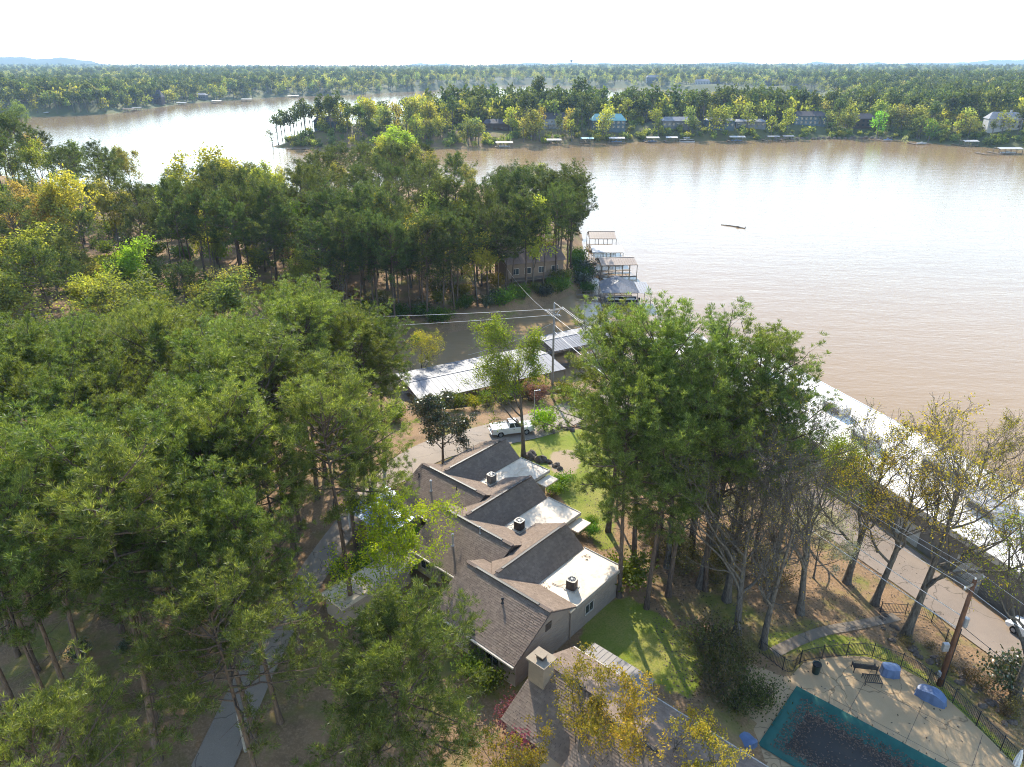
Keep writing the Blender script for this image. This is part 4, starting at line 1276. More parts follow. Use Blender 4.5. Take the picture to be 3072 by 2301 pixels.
lp = lp.build('lamp_post', M['steel']); lp.location = (2.9, 85.6 - 2.6, gz(2.9, 83)); tag(lp, 'slim grey lamp post behind the lawn tree next to the pickup', 'lamp post')

# ------------------------------------------------------------------ vehicles
def wheel(parent, x, y, r=.38, w=.26):
    t_ = MB(); k = 18
    prof = [(r * .62, -w / 2), (r * .92, -w / 2), (r, -w * .3), (r, w * .3), (r * .92, w / 2), (r * .62, w / 2)]
    for i, (rr, o_) in enumerate(prof):
        for j in range(k): t_.v.append((rr * math.cos(2 * math.pi * j / k), o_, rr * math.sin(2 * math.pi * j / k)))
    for i in range(len(prof) - 1):
        for j in range(k): t_.f.append((i * k + j, i * k + (j + 1) % k, (i + 1) * k + (j + 1) % k, (i + 1) * k + j))
    o = bpy.data.objects.new('wheel', None); link(o, parent); o.location = (x, y, r)
    t_.build('tyre', M['rubber'], o, True)
    m = MB(); m.add([(r * .63 * math.cos(2 * math.pi * j / k), sgn * w * .38, r * .63 * math.sin(2 * math.pi * j / k)) for sgn in (-1, 1) for j in range(k)], [tuple(range(k)), tuple(range(k, 2 * k))])
    for j in range(5):
        a = j * 1.2566
        for sgn in (-1, 1): m.beam((0, sgn * w * .42, 0), (r * .58 * math.cos(a), sgn * w * .42, r * .58 * math.sin(a)), .07, .03)
    m.build('rim', M['steel'], o)

def side_body(prof, hw, taper=None):
    """closed side profile (x,z) swept across the width, slightly rounded in plan"""
    m = MB(); n = len(prof)
    ys = (-hw, -hw * .93, hw * .93, hw)
    for j, y in enumerate(ys):
        ins = .05 if j in (0, 3) else 0
        for x, z in prof:
            cx = sum(q[0] for q in prof) / n
            k = 1 - (.02 if j in (0, 3) else 0)
            m.v.append((cx + (x - cx) * k, y, z + (-.03 if (ins and z > .8) else 0)))
    for j in range(3):
        for i in range(n): m.f.append((j * n + i, j * n + (i + 1) % n, (j + 1) * n + (i + 1) % n, (j + 1) * n + i))
    m.f.append(tuple(reversed(range(n)))); m.f.append(tuple(range(3 * n, 4 * n)))
    return m
def arch(x, r, z=.35, n=7):
    return [(x + r * math.cos(math.pi * (1 - i / (n - 1))), z + r * math.sin(math.pi * (1 - i / (n - 1)))) for i in range(n)]
carpaint = lambda n, c: plain(n, c, tuple(v * .93 for v in c), 1, .22, .6)
M['carwhite'] = carpaint('white_car_paint', (.66, .65, .62)); M['carsilver'] = carpaint('silver_car_paint', (.42, .42, .42)); M['carred'] = carpaint('red_car_paint', (.28, .03, .03))
M['lampglass'] = plain('headlight_glass', (.6, .6, .6), None, 1, .1, .6); M['redglass'] = plain('tail_light_glass', (.3, .01, .01), None, 1, .2, .6)

def greenhouse(parent, pts, hw, hwt, paint):
    """pts: base rear x, top rear x, top front x, base front x ; z0, z1"""
    xr, xtr, xtf, xf, z0, z1 = pts
    m = MB()
    B = [(xr, -hw, z0), (xf, -hw, z0), (xf, hw, z0), (xr, hw, z0)]; T = [(xtr, -hwt, z1), (xtf, -hwt, z1), (xtf, hwt, z1), (xtr, hwt, z1)]
    m.add(B + T, [(4, 5, 6, 7), (0, 1, 5, 4), (1, 2, 6, 5), (2, 3, 7, 6), (3, 0, 4, 7)])
    o = m.build('cab', paint, parent, bevel=.05)
    B = [Vector(q) for q in B]; T = [Vector(q) for q in T]
    def pane(a, b, c, d, m0=.08, m1=.12):
        ce = (a + b + c + d) / 4; n = (b - a).cross(d - a).normalized()
        P_ = [ce + (q - ce) * .86 + n * .012 for q in (a, b, c, d)]
        MB().add(P_, [(0, 1, 2, 3)]).build('window', M['glass'], o)
    mid_b = (B[0] + B[1]) / 2; mid_t = (T[0] + T[1]) / 2
    pane(B[0], mid_b, mid_t, T[0]); pane(mid_b, B[1], T[1], mid_t)
    mid_b = (B[2] + B[3]) / 2; mid_t = (T[2] + T[3]) / 2
    pane(B[2], mid_b, mid_t, T[2]); pane(mid_b, B[3], T[3], mid_t)
    pane(B[1], B[2], T[2], T[1]); pane(B[3], B[0], T[0], T[3])
    return o

def pickup(loc, rz, label):
    r = thing('pickup_truck', label, 'pickup', loc, rz)
    prof = [(-2.85, .55)] + [(-2.3, .45)] + arch(-1.75, .47) + [(-.6, .42), (.8, .42)] + arch(1.75, .47) + [(2.5, .45), (2.8, .5), (2.85, .85), (2.7, 1.08), (.9, 1.18), (.85, 1.22), (-2.85, 1.22)]
    side_body(prof, .98).build('body', M['carwhite'], r, bevel=.03)
    b = MB(); b.bx(-2.74, -.78, -.8, .8, 1.225, 1.235); b.build('bed_floor', M['carwhite'], r)
    b = MB()
    b.bx(-2.84, -.62, -.97, -.86, 1.222, 1.30); b.bx(-2.84, -.62, .86, .97, 1.222, 1.30); b.bx(-2.85, -2.74, -.859, .859, 1.222, 1.30); b.build('bed_rail', M['carwhite'], r, bevel=.02)
    greenhouse(r, (-.6, -.45, .55, 1.15, 1.2, 1.86), .9, .74, M['carwhite'])
    for x in (-1.75, 1.75):
        for y in (-.86, .86): wheel(r, x, y, .4, .26)
    MB().bx(2.8, 2.95, -.95, .95, .42, .66).build('front_bumper', M['steel'], r, bevel=.03)
    MB().bx(-3.0, -2.86, -.95, .95, .48, .66).build('rear_bumper', M['steel'], r, bevel=.03)
    for y in (-.78, .78):
        MB().bx(2.79, 2.88, y - .16, y + .16, .82, 1.0).build('headlight', M['lampglass'], r); MB().bx(-2.9, -2.84, y - .1, y + .1, .85, 1.15).build('tail_light', M['redglass'], r)
    for y in (-1.06, 1.06): MB().bx(.95, 1.1, y - .1, y + .1, 1.2, 1.38).build('mirror', M['black'], r)
    for y in (-.985, .985):
        MB().bx(-.05, .14, y - .012, y + .012, .98, 1.02).build('door_handle', M['black'], r)
    return r
def car(loc, rz, label, paint, suv=False):
    r = thing('parked_car', label, 'car', loc, rz)
    hh = .25 if suv else 0
    prof = [(-2.2, .45)] + arch(-1.35, .4) + [(-.5, .34), (.6, .34)] + arch(1.4, .4) + [(2.1, .4), (2.25, .55), (2.2, .72), (1.1, .92 + hh * .5), (-1.9, .95 + hh * .5), (-2.25, .85 + hh * .5)]
    side_body(prof, .9).build('body', paint, r, bevel=.05)
    greenhouse(r, (-2.1 if suv else -1.7, -1.7 if suv else -1.0, .3, 1.1, .9 + hh * .4, 1.42 + hh), .82, .62, paint)
    for x in (-1.35, 1.4):
        for y in (-.8, .8): wheel(r, x, y, .33, .22)
    for y in (-.66, .66):
        MB().bx(2.12, 2.25, y - .17, y + .17, .6, .72).build('headlight', M['lampglass'], r); MB().bx(-2.27, -2.2, y - .15, y + .15, .68, .82).build('tail_light', M['redglass'], r)
    return r
pickup((0.0, 83.4, gz(0, 83.4) + .07), math.radians(14), 'white pickup truck parked on the driveway behind the lawn tree')
cx_, cy_, cz_ = G(3092, 1925)
car((cx_ + .3, cy_, cz_ + .09), math.radians(113), 'white car at the roadside, cut off by the picture edge', M['carwhite'], True)
car((21.8, 90.5, gz(21.8, 90.5) + .09), math.radians(-50), 'white car glimpsed through the big pine cluster on the road', M['carwhite'])
car((25.4, 84.5, gz(25.4, 84.5) + .09), math.radians(118), 'red car glimpsed behind the big pine cluster', M['carred'])

# ------------------------------------------------------------------ pool furniture
def tarp(name, label, loc, rz, sx, sy, sz, seed, shape):
    rr = random.Random(seed); n, k = 28, 12
    m = MB(); ph_ = [rr.uniform(0, 6.28) for _ in range(6)]
    V = []
    for i in range(k + 1):
        u = i / k
        for j in range(n):
            a = 2 * math.pi * j / n
            ca, sa = math.cos(a), math.sin(a)
            q = 1 / (abs(ca) ** 3.2 + abs(sa) ** 3.2) ** (1 / 3.2)
            rad = (1.0 - .12 * u) if u < .75 else (0.91 - .91 * ((u - .75) / .25) ** 1.5)
            pleat = 1 + .05 * math.sin(9 * a + ph_[0]) * (1 - u) + .03 * math.sin(17 * a + ph_[1])
            x = ca * q * rad * pleat * sx; y = sa * q * rad * pleat * sy
            top = shape(x / sx)
            z = sz * (min(u / .75, 1.0)) * top + (.04 * math.sin(x * 5 + ph_[2]) + .04 * math.sin(y * 6 + ph_[3])) * (u > .3)
            V.append((x, y, max(0, z)))
    F = [(i * n + j, i * n + (j + 1) % n, (i + 1) * n + (j + 1) % n, (i + 1) * n + j) for i in range(k) for j in range(n)]
    m.add(V, F)
    o = m.build(name, M['tarp'], None, False); o.location = loc; o.rotation_euler = (0, 0, rz)
    return tag(o, label, 'tarpaulin', 'blue tarpaulins over pool furniture')
tx = at(2668, 2022, .5); tarp('tarpaulin', 'blue tarpaulin over square furniture between the bench and the reddish pole', (tx[0], tx[1], .5), -.2, .72, .5, .85, 1, lambda x: .92 + .1 * math.cos(2 * x))
tx = at(2790, 2098, .5); tarp('tarpaulin', 'long ridged blue tarpaulin at the foot of the reddish pole', (tx[0], tx[1], .5), -.75, 1.1, .48, .9, 2, lambda x: 1.05 - .45 * x * x)
tx = at(2240, 2240, .5); tarp('tarpaulin', 'rounded blue tarpaulin in the shade beside the low shingled house', (tx[0], tx[1], .5), .5, .7, .58, .85, 3, lambda x: 1.0 - .35 * x * x)
tx = at(2446, 2018, .5)
tc = thing('litter_bin', 'dark green litter bin inside the curved iron fence', 'bin', (tx[0], tx[1], .5))
M['bin'] = plain('dark_green_bin', (.02, .045, .04), None, 3, .5)
bn = MB().lathe([(.27, 0), (.29, .1), (.32, .85), (.35, .86), (.35, .93), (.30, .93), (.28, .3)], (0, 0, 0), 20); bn.build('bin_body', M['bin'], tc, True)
MB().lathe([(.36, .86), (.36, .94), (.33, .95), (.33, .87)], (0, 0, 0), 20).build('rim', M['black'], tc)
tx = at(2590, 2012, .5)
bc = thing('pool_bench', 'black slatted metal bench between the bin and the square tarpaulin', 'bench', (tx[0], tx[1], .5), math.radians(172))
ref = None
for i in range(5):
    if ref is None: o = MB().bx(-.9, .9, -.04, .04, .43, .46).build('seat_slat', M['dark'], bc); ref = o.data
    else: o = objm('seat_slat', ref, bc)
    o.location = (0, -.22 + i * .11, 0)
ref = None
for i in range(4):
    if ref is None: o = MB().bx(-.9, .9, -.015, .015, -.04, .04).build('back_slat', M['dark'], bc); ref = o.data
    else: o = objm('back_slat', ref, bc)
    o.location = (0, .3 + .03 * i, .55 + i * .12)
for sx in (-.85, .85):
    l_ = MB(); l_.beam((sx, -.28, 0), (sx, -.26, .62), .05, .05); l_.beam((sx, .3, 0), (sx, .42, 1.0), .05, .05); l_.beam((sx, -.28, .62), (sx, .36, .64), .05, .04); l_.beam((sx, -.28, .4), (sx, .32, .4), .04, .04); l_.build('leg_frame', M['dark'], bc)
tb = thing('low_metal_table', 'low black mesh table in front of the pool bench', 'table', (tx[0] + .1, tx[1] - 1.2, .5), math.radians(-8))
g = MB()
for i in range(9): g.bx(-.62 + i * .15, -.58 + i * .15, -.4, .4, .4, .43)
g.bx(-.66, .66, -.44, -.4, .38, .44); g.bx(-.66, .66, .4, .44, .38, .44); g.build('table_top', M['dark'], tb)
for sx in (-.6, .6):
    for sy in (-.4, .4): MB().beam((sx, sy, .38), (sx * 1.05, sy * 1.05, 0), .04, .04).build('leg', M['dark'], tb)
tx = at(3048, 2296, 1.2)
um = thing('closed_parasol', 'closed white parasol at the bottom corner of the pool deck', 'parasol', (tx[0], tx[1], .5))
MB().tube([(0, 0, 0), (0, 0, 2.3)], .025, 8).build('pole', M['steel'], um); MB().lathe([(.28, 0), (.28, .06), (.06, .12)], (0, 0, 0), 16).build('base', M['stone'], um)
m = MB(); n = 16
prof = [(.17, .75), (.19, 1.0), (.15, 1.5), (.10, 1.9), (.03, 2.25)]
V = [(r_ * (1 + .25 * (j % 2)) * math.cos(2 * math.pi * j / n), r_ * (1 + .25 * (j % 2)) * math.sin(2 * math.pi * j / n), z) for r_, z in prof for j in range(n)]
m.add(V, [(i * n + j, i * n + (j + 1) % n, (i + 1) * n + (j + 1) % n, (i + 1) * n + j) for i in range(4) for j in range(n)]); m.build('folded_canopy', M['white'], um)

# rocks
def rock(px, py, r, label, group, seed, flat=.7):
    rr = random.Random(seed)
    x, y, z = G(px, py)
    m = MB(); n, k = 12, 7
    V = []
    ph_ = [rr.uniform(0, 6) for _ in range(4)]
    for i in range(k + 1):
        th = math.pi * i / k
        for j in range(n):
            a = 2 * math.pi * j / n
            q = r * (1 + .2 * math.sin(2 * a + ph_[0]) + .13 * math.sin(3 * th + ph_[1] + a * 2) + .1 * math.sin(5 * a + 2 * th + ph_[2]))
            V.append((q * math.sin(th) * math.cos(a), q * math.sin(th) * math.sin(a), q * flat * math.cos(th)))
    m.add(V, [(i * n + j, (i + 1) * n + j, (i + 1) * n + (j + 1) % n, i * n + (j + 1) % n) for i in range(k) for j in range(n)])
    o = m.build('boulder', M['stone'], None); o.location = (x, y, z + r * flat * .35); o.rotation_euler = (0, 0, rr.uniform(0, 6))
    return tag(o, label, 'boulder', group)
for i, (px_, py_, r_, lab) in enumerate([(1592, 1372, .85, 'large dark boulder at the foot of the lawn tree'), (1622, 1384, .75, 'upright square boulder right of the lawn tree'), (1646, 1388, .4, 'small boulder between the square boulder and the dirt patch'),
                                         (1668, 1398, .45, 'low boulder at the edge of the dirt patch'), (1680, 1408, .35, 'smallest boulder on the dirt patch edge')]):
    rock(px_, py_, r_, lab, 'boulders round the lawn tree', i)
for i in range(12):
    u = i / 11
    rock(1640 + 210 * u, 1294 - 22 * u + 6 * math.sin(i * 2.1), .35 + .2 * ((i * 7) % 5) / 5, 'edging stone between the driveway and the lawn', 'stones edging the lawn', 30 + i)
for i in range(46):
    u = i / 45; rr = random.Random(900 + i)
    px_ = 2640 + 400 * u + rr.uniform(-18, 18); py_ = 1860 + 300 * u + rr.uniform(-22, 22)
    rock(px_, py_, rr.uniform(.14, .34), 'small stone on the bank between fence and road', 'stones on the roadside bank', 200 + i, .6)
# floating log
lg = MB().tube([(0, 0, 0), (2.5, -1.6, .05), (5.4, -5.0, 0), (6.4, -6.0, .05)], [.16, .2, .24, .12], 8); lg.tube([(6.2, -5.9, 0), (6.6, -5.6, .5)], [.2, .1], 6)
lg.tube([(4.2, -3.6, .1), (4.7, -4.4, .15)], .3, 6)
lg = lg.build('floating_log', M['wood']); lg.location = (70.5, 240.5, LAKE + .05); tag(lg, 'long dark floating log alone on the open lake', 'log')
# ------------------------------------------------------------------ plant generators
def unit(v):
    return v / (np.linalg.norm(v, axis=-1, keepdims=True) + 1e-9)

def tube_batch(P, R, s):
    """P (m,n,3), R (m,n): many tapered tubes at once"""
    m, n, _ = P.shape
    T = np.empty_like(P)
    T[:, 1:-1] = P[:, 2:] - P[:, :-2]; T[:, 0] = P[:, 1] - P[:, 0]; T[:, -1] = P[:, -1] - P[:, -2]
    T = unit(T)
    ref = np.where(np.abs(T[..., 2:3]) < 0.9, np.array([0, 0, 1.0]), np.array([1.0, 0, 0]))
    Un = unit(np.cross(T, ref)); Vn = np.cross(T, Un)
    a = 2 * np.pi * np.arange(s) / s
    V = P[:, :, None] + R[:, :, None, None] * (Un[:, :, None] * np.cos(a)[None, None, :, None] + Vn[:, :, None] * np.sin(a)[None, None, :, None])
    k = np.arange(m * n * s).reshape(m, n, s)
    k2 = np.roll(k, -1, 2)
    F = np.stack([k[:, :-1], k2[:, :-1], k2[:, 1:], k[:, 1:]], -1).reshape(-1, 4)
    return V.reshape(-1, 3), F

def spawn(rng, P, R, per, t0, t1, ratio, ang, n, up, bend, wig, rr=0.6, maxlen=99):
    m, npt, _ = P.shape
    plen = np.linalg.norm(np.diff(P, axis=1), axis=2).sum(1)
    t = t0 + (t1 - t0) * (np.arange(per)[None] + rng.random((m, per))) / per
    f = t * (npt - 1); i0 = np.clip(f.astype(int), 0, npt - 2); fr = (f - i0)[..., None]
    mi = np.arange(m)[:, None]
    base = P[mi, i0] * (1 - fr) + P[mi, i0 + 1] * fr
    d0 = unit(P[mi, i0 + 1] - P[mi, i0])
    rad = R[mi, i0] * (1 - fr[..., 0]) + R[mi, i0 + 1] * fr[..., 0]
    q = rng.normal(size=base.shape); q = unit(q - d0 * (q * d0).sum(-1, keepdims=True))
    a = (ang * (0.7 + 0.6 * rng.random((m, per))))[..., None]
    d = np.cos(a) * d0 + np.sin(a) * q
    d[..., 2] += up
    d = unit(d)
    L = np.minimum(plen[:, None] * ratio * (1.2 - 0.65 * t) * (0.7 + 0.6 * rng.random((m, per))), maxlen)
    s = np.linspace(0, 1, n)[None, None, :, None]
    pts = base[:, :, None] + d[:, :, None] * (L[..., None, None] * s)
    pts[..., 2] += bend * L[..., None] * s[..., 0] ** 2
    w = np.cumsum(rng.normal(size=(m, per, n, 3)), axis=2) * wig * L[..., None, None] / n
    w -= w[:, :, :1]
    pts = pts + w
    r0 = np.minimum(rad * rr, rad)
    RR = r0[..., None] * np.linspace(1, 0.25, n)[None, None]
    return pts.reshape(-1, n, 3), RR.reshape(-1, n)

def kites(rng, C, D, L, Wd):
    """one kite-shaped face per row: from C along D, length L, width Wd"""
    n = len(C)
    q = rng.normal(size=(n, 3)); q = unit(np.cross(D, q))
    L = np.broadcast_to(np.asarray(L, float).reshape(-1, 1), (n, 1)); Wd = np.broadcast_to(np.asarray(Wd, float).reshape(-1, 1), (n, 1))
    m = C + D * L * 0.62
    V = np.stack([C, m + q * Wd / 2, C + D * L, m - q * Wd / 2], 1).reshape(-1, 3)
    return V, np.arange(n * 4).reshape(-1, 4)

def tufts(rng, P, D, k, L, Wd, spread):
    n = len(P)
    d = unit(np.repeat(D, k, 0) + rng.normal(size=(n * k, 3)) * spread)
    C = np.repeat(P, k, 0) + d * 0.03
    ln = L * (0.7 + 0.6 * rng.random(n * k))
    return kites(rng, C, d, ln, Wd)

def trunk_path(rng, h, lean=0.02, n=12, r=0.25, top=0.2):
    s = np.linspace(0, 1, n)
    P = np.zeros((1, n, 3))
    ph = rng.uniform(0, 6.28, 2)
    P[0, :, 0] = h * lean * (np.sin(s * 2.6 + ph[0]) - np.sin(ph[0])); P[0, :, 1] = h * lean * (np.sin(s * 2.2 + ph[1]) - np.sin(ph[1]))
    P[0, :, 2] = s * h - 0.4 * (s == 0)
    R = r * (1 - (1 - top) * s[None] ** 0.9)
    R[0, 0] *= 1.45
    return P, R

def pack(name, parts, mats, smooth):
    V = []; F = []; k = 0
    for v, f in parts:
        V.append(v); F.append(f + k); k += len(v)
    return mesh_np(name, np.concatenate(V), [np.concatenate(F)], mats, smooth)

def make_pine(seed, h=23.0, cb=0.5, cr=4.3, nl=30, sec=7, tf=6, k=12, NL=0.42, NW=0.075, top=1.0, mat='pine', dead=5, tr=0.25, flat=1.0):
    rng = np.random.default_rng(seed)
    TP, TR = trunk_path(rng, h * 0.97, 0.018, 14, tr)
    parts = [tube_batch(TP, TR, 9)]
    zc = np.linspace(0, 1, nl) ** 0.85
    t = cb + (1 - cb) * 0.97 * np.clip(zc + rng.normal(size=nl) * 0.015, 0, 1)
    az = np.arange(nl) * 2.39996 + rng.normal(size=nl) * 0.35
    # rounded profile, wide in the upper middle
    pr = np.sqrt(np.clip(1 - ((zc - 0.45) / 0.66) ** 2, 0.03, 1))
    Ln = cr * pr * (0.75 + 0.4 * rng.random(nl))
    Ln *= 1 + 0.22 * np.sin(az + rng.uniform(0, 6.28))
    el = np.radians(-4 + 58 * zc ** 1.5 + rng.normal(size=nl) * 7)
    s = np.linspace(0, 1, 7)
    f = t * 13; i0 = np.clip(f.astype(int), 0, 12); fr = (f - i0)[:, None]
    b = TP[0, i0] * (1 - fr) + TP[0, i0 + 1] * fr
    d = np.stack([np.cos(az) * np.cos(el), np.sin(az) * np.cos(el), np.sin(el)], -1)
    LP = b[:, None] + d[:, None] * Ln[:, None, None] * s[None, :, None]
    LP[..., 2] += (0.22 * Ln[:, None] * (s[None] ** 2)) * flat
    LP += np.cumsum(rng.normal(size=LP.shape), 1) * 0.02 * Ln[:, None, None] * (s[None, :, None] > 0)
    LR = (0.035 + 0.055 * Ln / cr)[:, None] * np.linspace(1, 0.3, 7)[None]
    parts.append(tube_batch(LP, LR, 5))
    SP, SR = spawn(rng, LP, LR, sec, 0.3, 1.0, 0.42, 0.85, 5, 0.22, 0.25, 0.12, 0.55, 2.2)
    parts.append(tube_batch(SP, SR, 3))
    if dead:
        j = rng.uniform(cb * 0.55, cb, dead)
        fj = j * 13; ij = fj.astype(int)
        a = rng.uniform(0, 6.28, dead); ll = rng.uniform(0.8, 2.2, dead)
        dd = np.stack([np.cos(a), np.sin(a), rng.uniform(-.2, .3, dead)], -1)
        DP = TP[0, ij][:, None] + dd[:, None] * ll[:, None, None] * np.linspace(0, 1, 4)[None, :, None]
        DP += np.cumsum(rng.normal(size=DP.shape), 1) * 0.06
        DP[:, 0] = TP[0, ij]
        parts.append(tube_batch(DP, np.full((dead, 4), 0.035) * np.linspace(1, .3, 4), 4))
    tparts = parts
    # needle tufts along the outer half of every twig and at the limb ends
    u = 0.25 + 0.75 * (np.arange(tf)[None] + rng.random((len(SP), tf))) / tf
    fi = u * 4; ii_ = np.clip(fi.astype(int), 0, 3); ff = (fi - ii_)[..., None]
    mi = np.arange(len(SP))[:, None]
    tp = SP[mi, ii_] * (1 - ff) + SP[mi, ii_ + 1] * ff
    td = unit(SP[mi, ii_ + 1] - SP[mi, ii_])
    tp = tp + rng.normal(size=tp.shape) * np.array([0.22, 0.22, 0.14])
    td[..., 2] += 0.55
    td = unit(td)
    keep = rng.random(tp.shape[:2]) < 0.88
    tp, td = tp[keep], td[keep]
    v, fc = tufts(rng, tp, td, k, NL, NW, 0.62)
    zs = h / np.percentile(v[:, 2], 99.7)
    v[:, 2] *= zs
    crown = mesh_np('pine_crown', v, [fc], M[mat])
    for q in tparts: q[0][:, 2] *= zs
    trunk = pack('pine_trunk', tparts, M['bark_pine'], True)
    return trunk, crown

def make_hardwood(seed, h=14.0, r=0.2, fork=0.3, limbs=9, l2=6, l3=5, l4=0, spread=0.75, reach=0.55, leaf=0.16, per=7, rad=0.28, mat='leaf', bark='bark', density=1.0, lean=0.03, up=0.28, wig=0.14, trunk_sides=9, leaflen=1.0):
    rng = np.random.default_rng(seed)
    TP, TR = trunk_path(rng, h * 0.8, lean, 12, r, 0.18)
    parts = [tube_batch(TP, TR, trunk_sides)]
    P1_, R1_ = spawn(rng, TP, TR, limbs, fork, 1.0, reach, spread, 8, up, 0.18, wig, 0.62)
    parts.append(tube_batch(P1_, R1_, 6))
    P2_, R2_ = spawn(rng, P1_, R1_, l2, 0.25, 1.0, 0.5, 0.75, 6, 0.2, 0.12, wig, 0.6)
    parts.append(tube_batch(P2_, R2_, 4))
    P3_, R3_ = spawn(rng, P2_, R2_, l3, 0.25, 1.0, 0.5, 0.75, 4, 0.12, 0.1, wig, 0.6)
    R3_ = np.maximum(R3_, 0.012)
    parts.append(tube_batch(P3_, R3_, 3))
    tips = P3_
    if l4:
        P4_, R4_ = spawn(rng, P3_, R3_, l4, 0.2, 1.0, 0.6, 0.7, 3, 0.1, 0.05, wig, 0.6)
        parts.append(tube_batch(P4_, np.maximum(R4_, 0.010), 3))
        tips = P4_
    trunk = pack('hardwood_trunk', parts, M[bark], True)
    pts = np.concatenate([tips[:, -1], tips[:, len(tips[0]) // 2]])
    pts = pts[rng.random(len(pts)) < density]
    n = len(pts)
    C = np.repeat(pts, per, 0) + rng.normal(size=(n * per, 3)) * rad
    D = unit(rng.normal(size=(n * per, 3)) + np.array([0, 0, -0.25]))
    v, f = kites(rng, C, D, leaf * leaflen * (0.6 + 0.8 * rng.random(n * per)), leaf * 0.62)
    crown = mesh_np('hardwood_crown', v, [f], M[mat])
    return trunk, crown

def make_far(seed, kind, h, cr, n, size, mat, lobes=9):
    """light tree for the far shores: leaf clumps through a lobed volume"""
    rng = np.random.default_rng(seed)
    TP, TR = trunk_path(rng, h * 0.8, 0.02, 6, 0.36)
    parts = [tube_batch(TP, TR, 5)]
    if kind == 'pine':
        c = rng.normal(size=(lobes, 3)); c = unit(c) * np.array([cr * .62, cr * .62, h * .16]); c[:, 2] += h * .80; c[:, 2] = np.maximum(c[:, 2], h * .55)
        ls = cr * rng.uniform(.35, .55, lobes)
    elif kind == 'tallpine':
        c = rng.normal(size=(lobes, 3)); c = unit(c) * np.array([cr * .6, cr * .6, h * .17]); c[:, 2] += h * .76
        ls = cr * rng.uniform(.3, .5, lobes)
    else:
        c = rng.normal(size=(lobes, 3)); c = unit(c) * np.array([cr * .6, cr * .6, h * .28]); c[:, 2] += h * .58
        ls = cr * rng.uniform(.4, .6, lobes)
    LP = TP[0, rng.integers(2, 5, lobes)][:, None] * (1 - np.linspace(0, 1, 4)[None, :, None]) + c[:, None] * np.linspace(0, 1, 4)[None, :, None]
    parts.append(tube_batch(LP, np.full((lobes, 4), .16) * np.linspace(1, .3, 4), 3))
    i = rng.integers(0, lobes, n)
    d = unit(rng.normal(size=(n, 3)))
    C = c[i] + d * (ls[i] * rng.random(n) ** 0.4)[:, None] * np.array([1, 1, .8])
    C[:, 2] = np.minimum(C[:, 2], h)
    v, f = kites(rng, C, unit(d + rng.normal(size=(n, 3)) * .8), size * (0.6 + .8 * rng.random(n)), size * .7)
    return pack('far_trunk', parts, M['bark'], True), mesh_np('far_crown', v, [f], M[mat])

def make_bush(seed, r, h, n, leaf, mat, stems=9):
    rng = np.random.default_rng(seed)
    a = rng.uniform(0, 6.28, stems); rr = r * rng.uniform(.3, .9, stems)
    P = np.zeros((stems, 5, 3)); s = np.linspace(0, 1, 5)
    P[..., 0] = np.cos(a)[:, None] * rr[:, None] * s; P[..., 1] = np.sin(a)[:, None] * rr[:, None] * s; P[..., 2] = h * rng.uniform(.6, 1, stems)[:, None] * s ** .8
    tr = pack('bush_stems', [tube_batch(P, np.full((stems, 5), .03) * np.linspace(1, .3, 5), 4)], M['bark'], True)
    c = np.concatenate([P[:, 2], P[:, 3], P[:, 4]])
    i = rng.integers(0, len(c), n)
    C = c[i] + rng.normal(size=(n, 3)) * np.array([r * .24, r * .24, h * .14])
    C[:, 2] = np.clip(C[:, 2], .05, h * 1.1)
    v, f = kites(rng, C, unit(rng.normal(size=(n, 3)) + np.array([0, 0, .3])), leaf * (.6 + .8 * rng.random(n)), leaf * .6)
    return tr, mesh_np('bush_leaves', v, [f], M[mat])

PN = [make_pine(100 + i, 23.0, cb, cr, nl, 8, 7, 25, 0.40, 0.037, flat=fl) for i, (cb, cr, nl, fl) in enumerate(((.54, 5.4, 36, 1.0), (.60, 5.8, 34, 1.2), (.50, 4.9, 40, .8), (.62, 5.2, 32, 1.3), (.56, 6.2, 40, 1.1)))]
PT_ = [make_pine(150 + i, 23.0, cb, cr, nl, 8, 6, 25, 0.40, 0.037, flat=1.0, dead=9) for i, (cb, cr, nl) in enumerate(((.68, 4.4, 24), (.72, 4.0, 20), (.65, 4.7, 24)))]
PM_ = [make_pine(200 + i, 23.0, cb, cr, nl, 7, 5, 10, 0.58, 0.10, mat='pine_far', dead=3) for i, (cb, cr, nl) in enumerate(((.58, 5.4, 28), (.66, 5.6, 26), (.54, 4.8, 30), (.68, 5.0, 22), (.60, 6.0, 30)))]
PF = [make_far(300 + i, 'pine', 20, 4.2, 420, 1.15, 'pine_far', 10) for i in range(3)] + [make_far(310 + i, 'tallpine', 22, 3.6, 300, 1.1, 'pine_far', 9) for i in range(2)]
HN = [make_hardwood(400, 15, .26, .32, 9, 6, 5, 4, .8, .5, .17, 4, .22), make_hardwood(401, 14, .2, .25, 10, 6, 5, 4, .95, .55, .16, 5, .25), make_hardwood(402, 16, .25, .38, 9, 6, 6, 4, .7, .45, .16, 4, .2)]
HS = [make_hardwood(410 + i, 17, .34, .28, 12, 6, 6, 5, .85, .5, .15, 3, .12, density=.34, wig=.2, up=.2) for i in range(3)]
HO = [make_hardwood(450 + i, 15, .26, .3, 9, 6, 5, 3, .9, .52, .26, 5, .18, density=.6, wig=.2, up=.2) for i in range(2)]
HL = make_hardwood(403, 16, .28, .3, 12, 6, 6, 4, .85, .5, .18, 6, .26)
HB = [make_hardwood(420 + i, 16, .34, .24, 11, 6, 6, 3, .9, .56, .12, 2, .1, density=.25, wig=.26, up=.12) for i in range(2)]
HM = [make_hardwood(430 + i, 15, .22, .3, 9, 6, 5, 0, .8, .5, .42, 9, .42, 'leaf_far') for i in range(4)]
